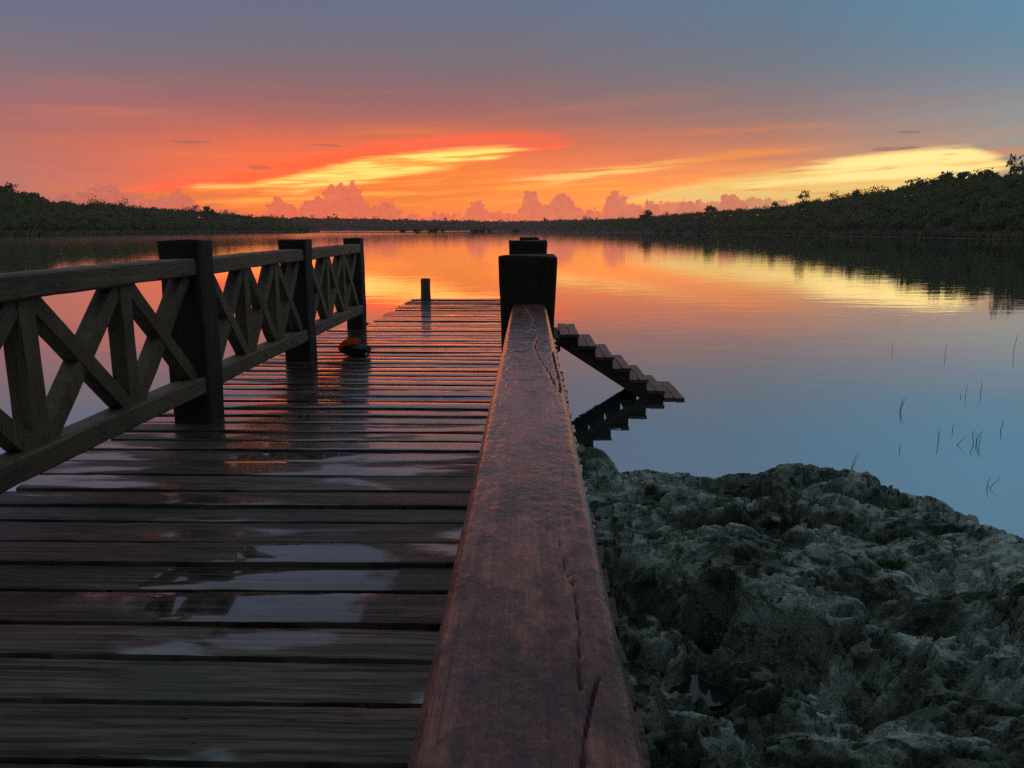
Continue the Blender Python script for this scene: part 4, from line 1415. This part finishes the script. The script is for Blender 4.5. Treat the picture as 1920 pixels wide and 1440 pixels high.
def backpack():
    p = on_z(662, 668, DZ + 0.004)
    t = thing('backpack', (p.x, p.y + 0.10, DZ + 0.004), 'small black backpack with an orange top lying on the wet planks', 'backpack')

    def crump(q):
        n = 1 + 0.07 * math.sin(q[0] * 7 + q[2] * 5) * math.cos(q[1] * 6) + 0.04 * math.sin(q[2] * 11 + q[0] * 9)
        top = 1 - 0.30 * max(0, q[0]) * max(0, q[2])
        return [q[0] * n, q[1] * n, q[2] * n * top]
    mesh_obj('bag', *ell((0.006, 0, 0.056), (0.142, 0.098, 0.055), 36, 24, 2.9, crump), M['black'], t)
    mesh_obj('pocket', *ell((0.035, -0.082, 0.050), (0.072, 0.030, 0.040), 24, 14, 3.0, crump), M['black'], t)
    # orange rain hood folded over the top
    V, Fs = [], []
    na, nb = 22, 12
    for i in range(na):
        q = i / (na - 1)
        a = math.pi * (0.98 - 0.64 * q)
        wdt = 0.075 * (math.sin(math.pi * min(1, q * 0.9 + 0.10)) ** 0.6)
        for j in range(nb):
            b = math.pi * j / (nb - 1)
            bulge = -0.006 + 0.046 * math.sin(b) ** 0.7 if b < math.pi / 2 else 0.010 + 0.028 * math.sin(b)
            rx = 0.110 + bulge * 0.9 + 0.004 * math.sin(i * 1.7 + j)
            rz = 0.076 + bulge * 1.05 + 0.003 * math.sin(i * 2.1)
            V.append((-0.012 + math.cos(a) * rx, -0.028 - math.cos(b) * wdt * 1.15, 0.044 + math.sin(a) * rz * 1.05))
    for i in range(na - 1):
        for j in range(nb - 1):
            k = i * nb + j
            Fs.append((k, k + 1, k + nb + 1, k + nb))
    o = mesh_obj('hood', V, Fs, M['orange'], t)
    mesh_obj('strap', *tube_path([(0.10, -0.06, 0.075), (0.135, -0.09, 0.060), (0.150, -0.095, 0.035), (0.146, -0.092, 0.010), (0.120, -0.09, 0.006)], [0.012, 0.011, 0.010, 0.009, 0.007]), M['black'], t)
    mesh_obj('strap', *tube_path([(-0.02, -0.098, 0.110), (-0.01, -0.118, 0.085), (0.04, -0.120, 0.078), (0.09, -0.112, 0.070), (0.115, -0.08, 0.066)], 0.007), M['black'], t)
    mesh_obj('handle', *tube_path([(0.06, 0.02, 0.115), (0.075, 0.02, 0.138), (0.10, 0.02, 0.132), (0.108, 0.02, 0.100)], 0.006), M['black'], t)
    mesh_obj('buckle', *ell((0.128, -0.104, 0.022), (0.010, 0.006, 0.012), 12, 8, 4.0), M['buckle'], t)


backpack()


# ------------------------------------------------------------------ loose stones on the rock
def stone(px, py, r, label, seed, flat=0.6):
    p = rock_at(px, py)
    rs = np.random.default_rng(seed)
    V, Fs = ell((0, 0, 0), (1, 1, 1), 30, 20, 2.0)
    V = np.array(V)
    for k in range(16):                       # flat breaks all round
        nn = rs.normal(0, 1, 3)
        nn /= np.linalg.norm(nn)
        cut = rs.uniform(0.62, 0.92)
        dd = V @ nn
        V -= np.clip(dd - cut, 0, None)[:, None] * nn
    V *= 1 + 0.05 * fbm(V[:, 0] * 3 + seed, V[:, 1] * 3 + V[:, 2] * 2, 4)[:, None]
    V *= np.array((r, r * rs.uniform(0.65, 0.9), r * flat))
    o = mesh_obj('stone', V, Fs, M['stone'])
    o.location = (p.x, p.y, p.z + r * flat * 0.45)
    o.rotation_euler = (rs.normal(0, 0.2), rs.normal(0, 0.2), rs.uniform(0, 6))
    tag(o, label, 'stone', 'loose stones on the shore')


stone(1585, 1058, 0.058, 'largest smooth grey stone, wedged between the two bright rock ridges', 301)
stone(1530, 1048, 0.060, 'broad greenish stone touching the largest grey stone', 302)
stone(1455, 978, 0.032, 'angular pale stone lying in the middle of the upper shore', 303)
stone(1598, 963, 0.016, 'tiny white stone nearest the water edge of the shore', 304)
stone(1625, 1022, 0.024, 'flat pale pebble by the bright mid ridge, above the green weed', 305, 0.4)
stone(1632, 1040, 0.030, 'bluish oval pebble just above the green weed', 306)
stone(1380, 998, 0.022, 'small round grey pebble on the long ridge past the deep hollow', 307)
stone(1568, 1030, 0.022, 'small grey pebble perched right behind the largest stone', 308)


# fallen leaves
def leaf(px, py, s, rz, label):
    p = rock_at(px, py)
    V = [(0, -s, 0.004), (-s * 0.38, -s * 0.2, 0.008), (0, 0, 0.002), (s * 0.38, -s * 0.15, 0.009), (-s * 0.30, s * 0.45, 0.010), (s * 0.30, s * 0.5, 0.008), (0, s, 0.006), (0, s * 0.5, 0.003)]
    o = mesh_obj('leaf', V, [(0, 2, 1), (0, 3, 2), (1, 2, 7, 4), (2, 3, 5, 7), (4, 7, 6), (7, 5, 6)], M['fallen'])
    o.location = (p.x, p.y, p.z + 0.006)
    o.rotation_euler = (0.3, 0.15, rz)
    tag(o, label, 'leaf', 'fallen leaves on the rock')


leaf(1365, 1222, 0.017, 0.4, 'pale dry leaf between the two deepest hollows in the rock')
leaf(1590, 1195, 0.013, 1.9, 'thin curled leaf past the widest hollow in the rock')
leaf(1220, 1270, 0.012, 2.6, 'yellowish leaf close beside the deck edge')
leaf(1755, 1258, 0.012, 0.9, 'small pinkish leaf alone on the lower dark rock')


# grass tufts and weeds
def tuft(px, py, h, n, label, seed, m='grass', cat='grass tuft', name='grass_tuft', wide=0.05):
    p = rock_at(px, py)
    rs = np.random.default_rng(seed)
    V, Fs = [], []
    for k in range(n):
        a = rs.uniform(0, 6.28)
        b = rs.normal(0, wide * 0.4, 2)
        hh = h * rs.uniform(0.5, 1.1)
        lean = rs.uniform(0.1, 0.7) * hh
        w = 0.0022 if m == 'grass' else 0.011
        d = np.array((math.cos(a), math.sin(a)))
        s = np.array((-d[1], d[0])) * w
        pts = [(0, 0, 1), (0.35, 0.5, 1.0 if m == 'grass' else 1.4), (1, 1, 0.15)]
        i0 = len(V)
        for (l, z, ww) in pts:
            c = b + d * lean * l
            V += [(c[0] - s[0] * ww, c[1] - s[1] * ww, z * hh * (1 - 0.25 * l) - 0.01), (c[0] + s[0] * ww, c[1] + s[1] * ww, z * hh * (1 - 0.25 * l) - 0.01)]
        Fs += [(i0, i0 + 1, i0 + 3, i0 + 2), (i0 + 2, i0 + 3, i0 + 5, i0 + 4)]
    o = mesh_obj(name, V, Fs, M[m], smooth=False)
    o.location = p
    vattr(o, 'tint', rs.random(len(V)))
    tag(o, label, cat, 'plants growing in the rock', 'stuff' if m == 'weed' else None)


tuft(1568, 1105, 0.10, 34, 'yellowish grass tuft on the bright ridge under the largest stone', 321)
tuft(1236, 1022, 0.06, 26, 'short dry grass tuft on the pitted rock hump next to the handrail', 322)
tuft(1655, 1058, 0.05, 60, 'green weed patch growing beside the largest grey stone', 323, 'weed', 'weed', 'weed', 0.16)
tuft(1650, 1295, 0.035, 16, 'small leafy weed on the dark lower rock', 324, 'weed', 'weed', 'weed', 0.08)
tuft(1290, 1010, 0.045, 16, 'few thin grass blades in the shade of the long upper ledge', 325)


# ------------------------------------------------------------------ reed stalks in the shallows
def stalks(px, py, parts, label, seed):
    """parts: list of (dx, [(lean x, height), ...]) in metres from the foot"""
    p = on_z(px, py, 0.0)
    V, Fs = [], []
    for dx, pts in parts:
        P = [(dx, 0.0, -0.25), (dx, 0.0, 0.0)] + [(dx + a, 0.01, h) for a, h in pts]
        v, f = tube_path(P, [0.0030] * (len(P) - 1) + [0.0012], 6)
        b = len(V)
        V += [tuple(q) for q in v]
        Fs += [tuple(i + b for i in ff) for ff in f]
    o = mesh_obj('reed', V, Fs, M['stalk'])
    o.location = (p.x, p.y, 0)
    tag(o, label, 'reed', 'reed stalks in the shallow water')


stalks(1687, 771, [(0, [(0.02, 0.10), (0.025, 0.155)]), (0.008, [(0.02, 0.08), (0.05, 0.15)])], 'forked pair of reed stalks standing by itself above the rock hump', 1)
stalks(1838, 736, [(0, [(0.02, 0.08), (-0.01, 0.16)])], 'kinked single reed stalk beyond the two short straight ones', 2)
stalks(1810, 742, [(0, [(0.02, 0.15)])], 'straight reed stalk with a stub beside it, nearer than the kinked one', 3)
stalks(1801, 746, [(0, [(0.004, 0.055)])], 'stub of a reed barely clearing the water', 4)
stalks(1772, 666, [(0, [(0.012, 0.14), (0.016, 0.20)])], 'thin reed stalk far out where the water turns from grey to gold', 5)
stalks(1900, 660, [(0, [(0.03, 0.2), (0.035, 0.32)])], 'tall reed stalk farthest out by the golden reflection', 6)
stalks(1759, 830, [(0, [(0.004, 0.10), (-0.002, 0.125)])], 'upright reed stalk just before the tangled bent ones', 7)
stalks(1794, 834, [(0, [(0.10, 0.10)])], 'sharply slanted reed stalk forming an arrowhead with its reflection', 8)
stalks(1826, 832, [(0, [(-0.02, 0.09), (0.0, 0.135)]), (0.02, [(0.03, 0.09), (0.07, 0.13)]), (0.025, [(-0.01, 0.10)])], 'tangle of three crossed reed stalks', 9)
stalks(1835, 838, [(0, [(0.018, 0.11)])], 'straight reed stalk touching the crossed tangle', 10)
stalks(1876, 808, [(0, [(0.02, 0.08), (0.026, 0.105)])], 'thick straight reed stalk past the crossed tangle', 11)
stalks(1786, 806, [(0, [(0.006, 0.075)])], 'faint short reed stalk behind the slanted one', 12)
stalks(1855, 915, [(0, [(0.08, 0.08)]), (-0.02, [(0.02, 0.09)])], 'widely splayed pair of reed stalks close to the rock edge', 13)
stalks(1687, 846, [(0, [(0.0, 0.07)])], 'faint reed stalk close over the top rock hump', 14)
stalks(1596, 878, [(0, [(0.04, 0.14)]), (0.012, [(0.045, 0.13)])], 'pair of slanted reed stalks rising right behind the rock crest', 15)
stalks(1673, 658, [(0, [(0.004, 0.14)])], 'lone hair-thin reed stalk farthest from the rocks', 16)
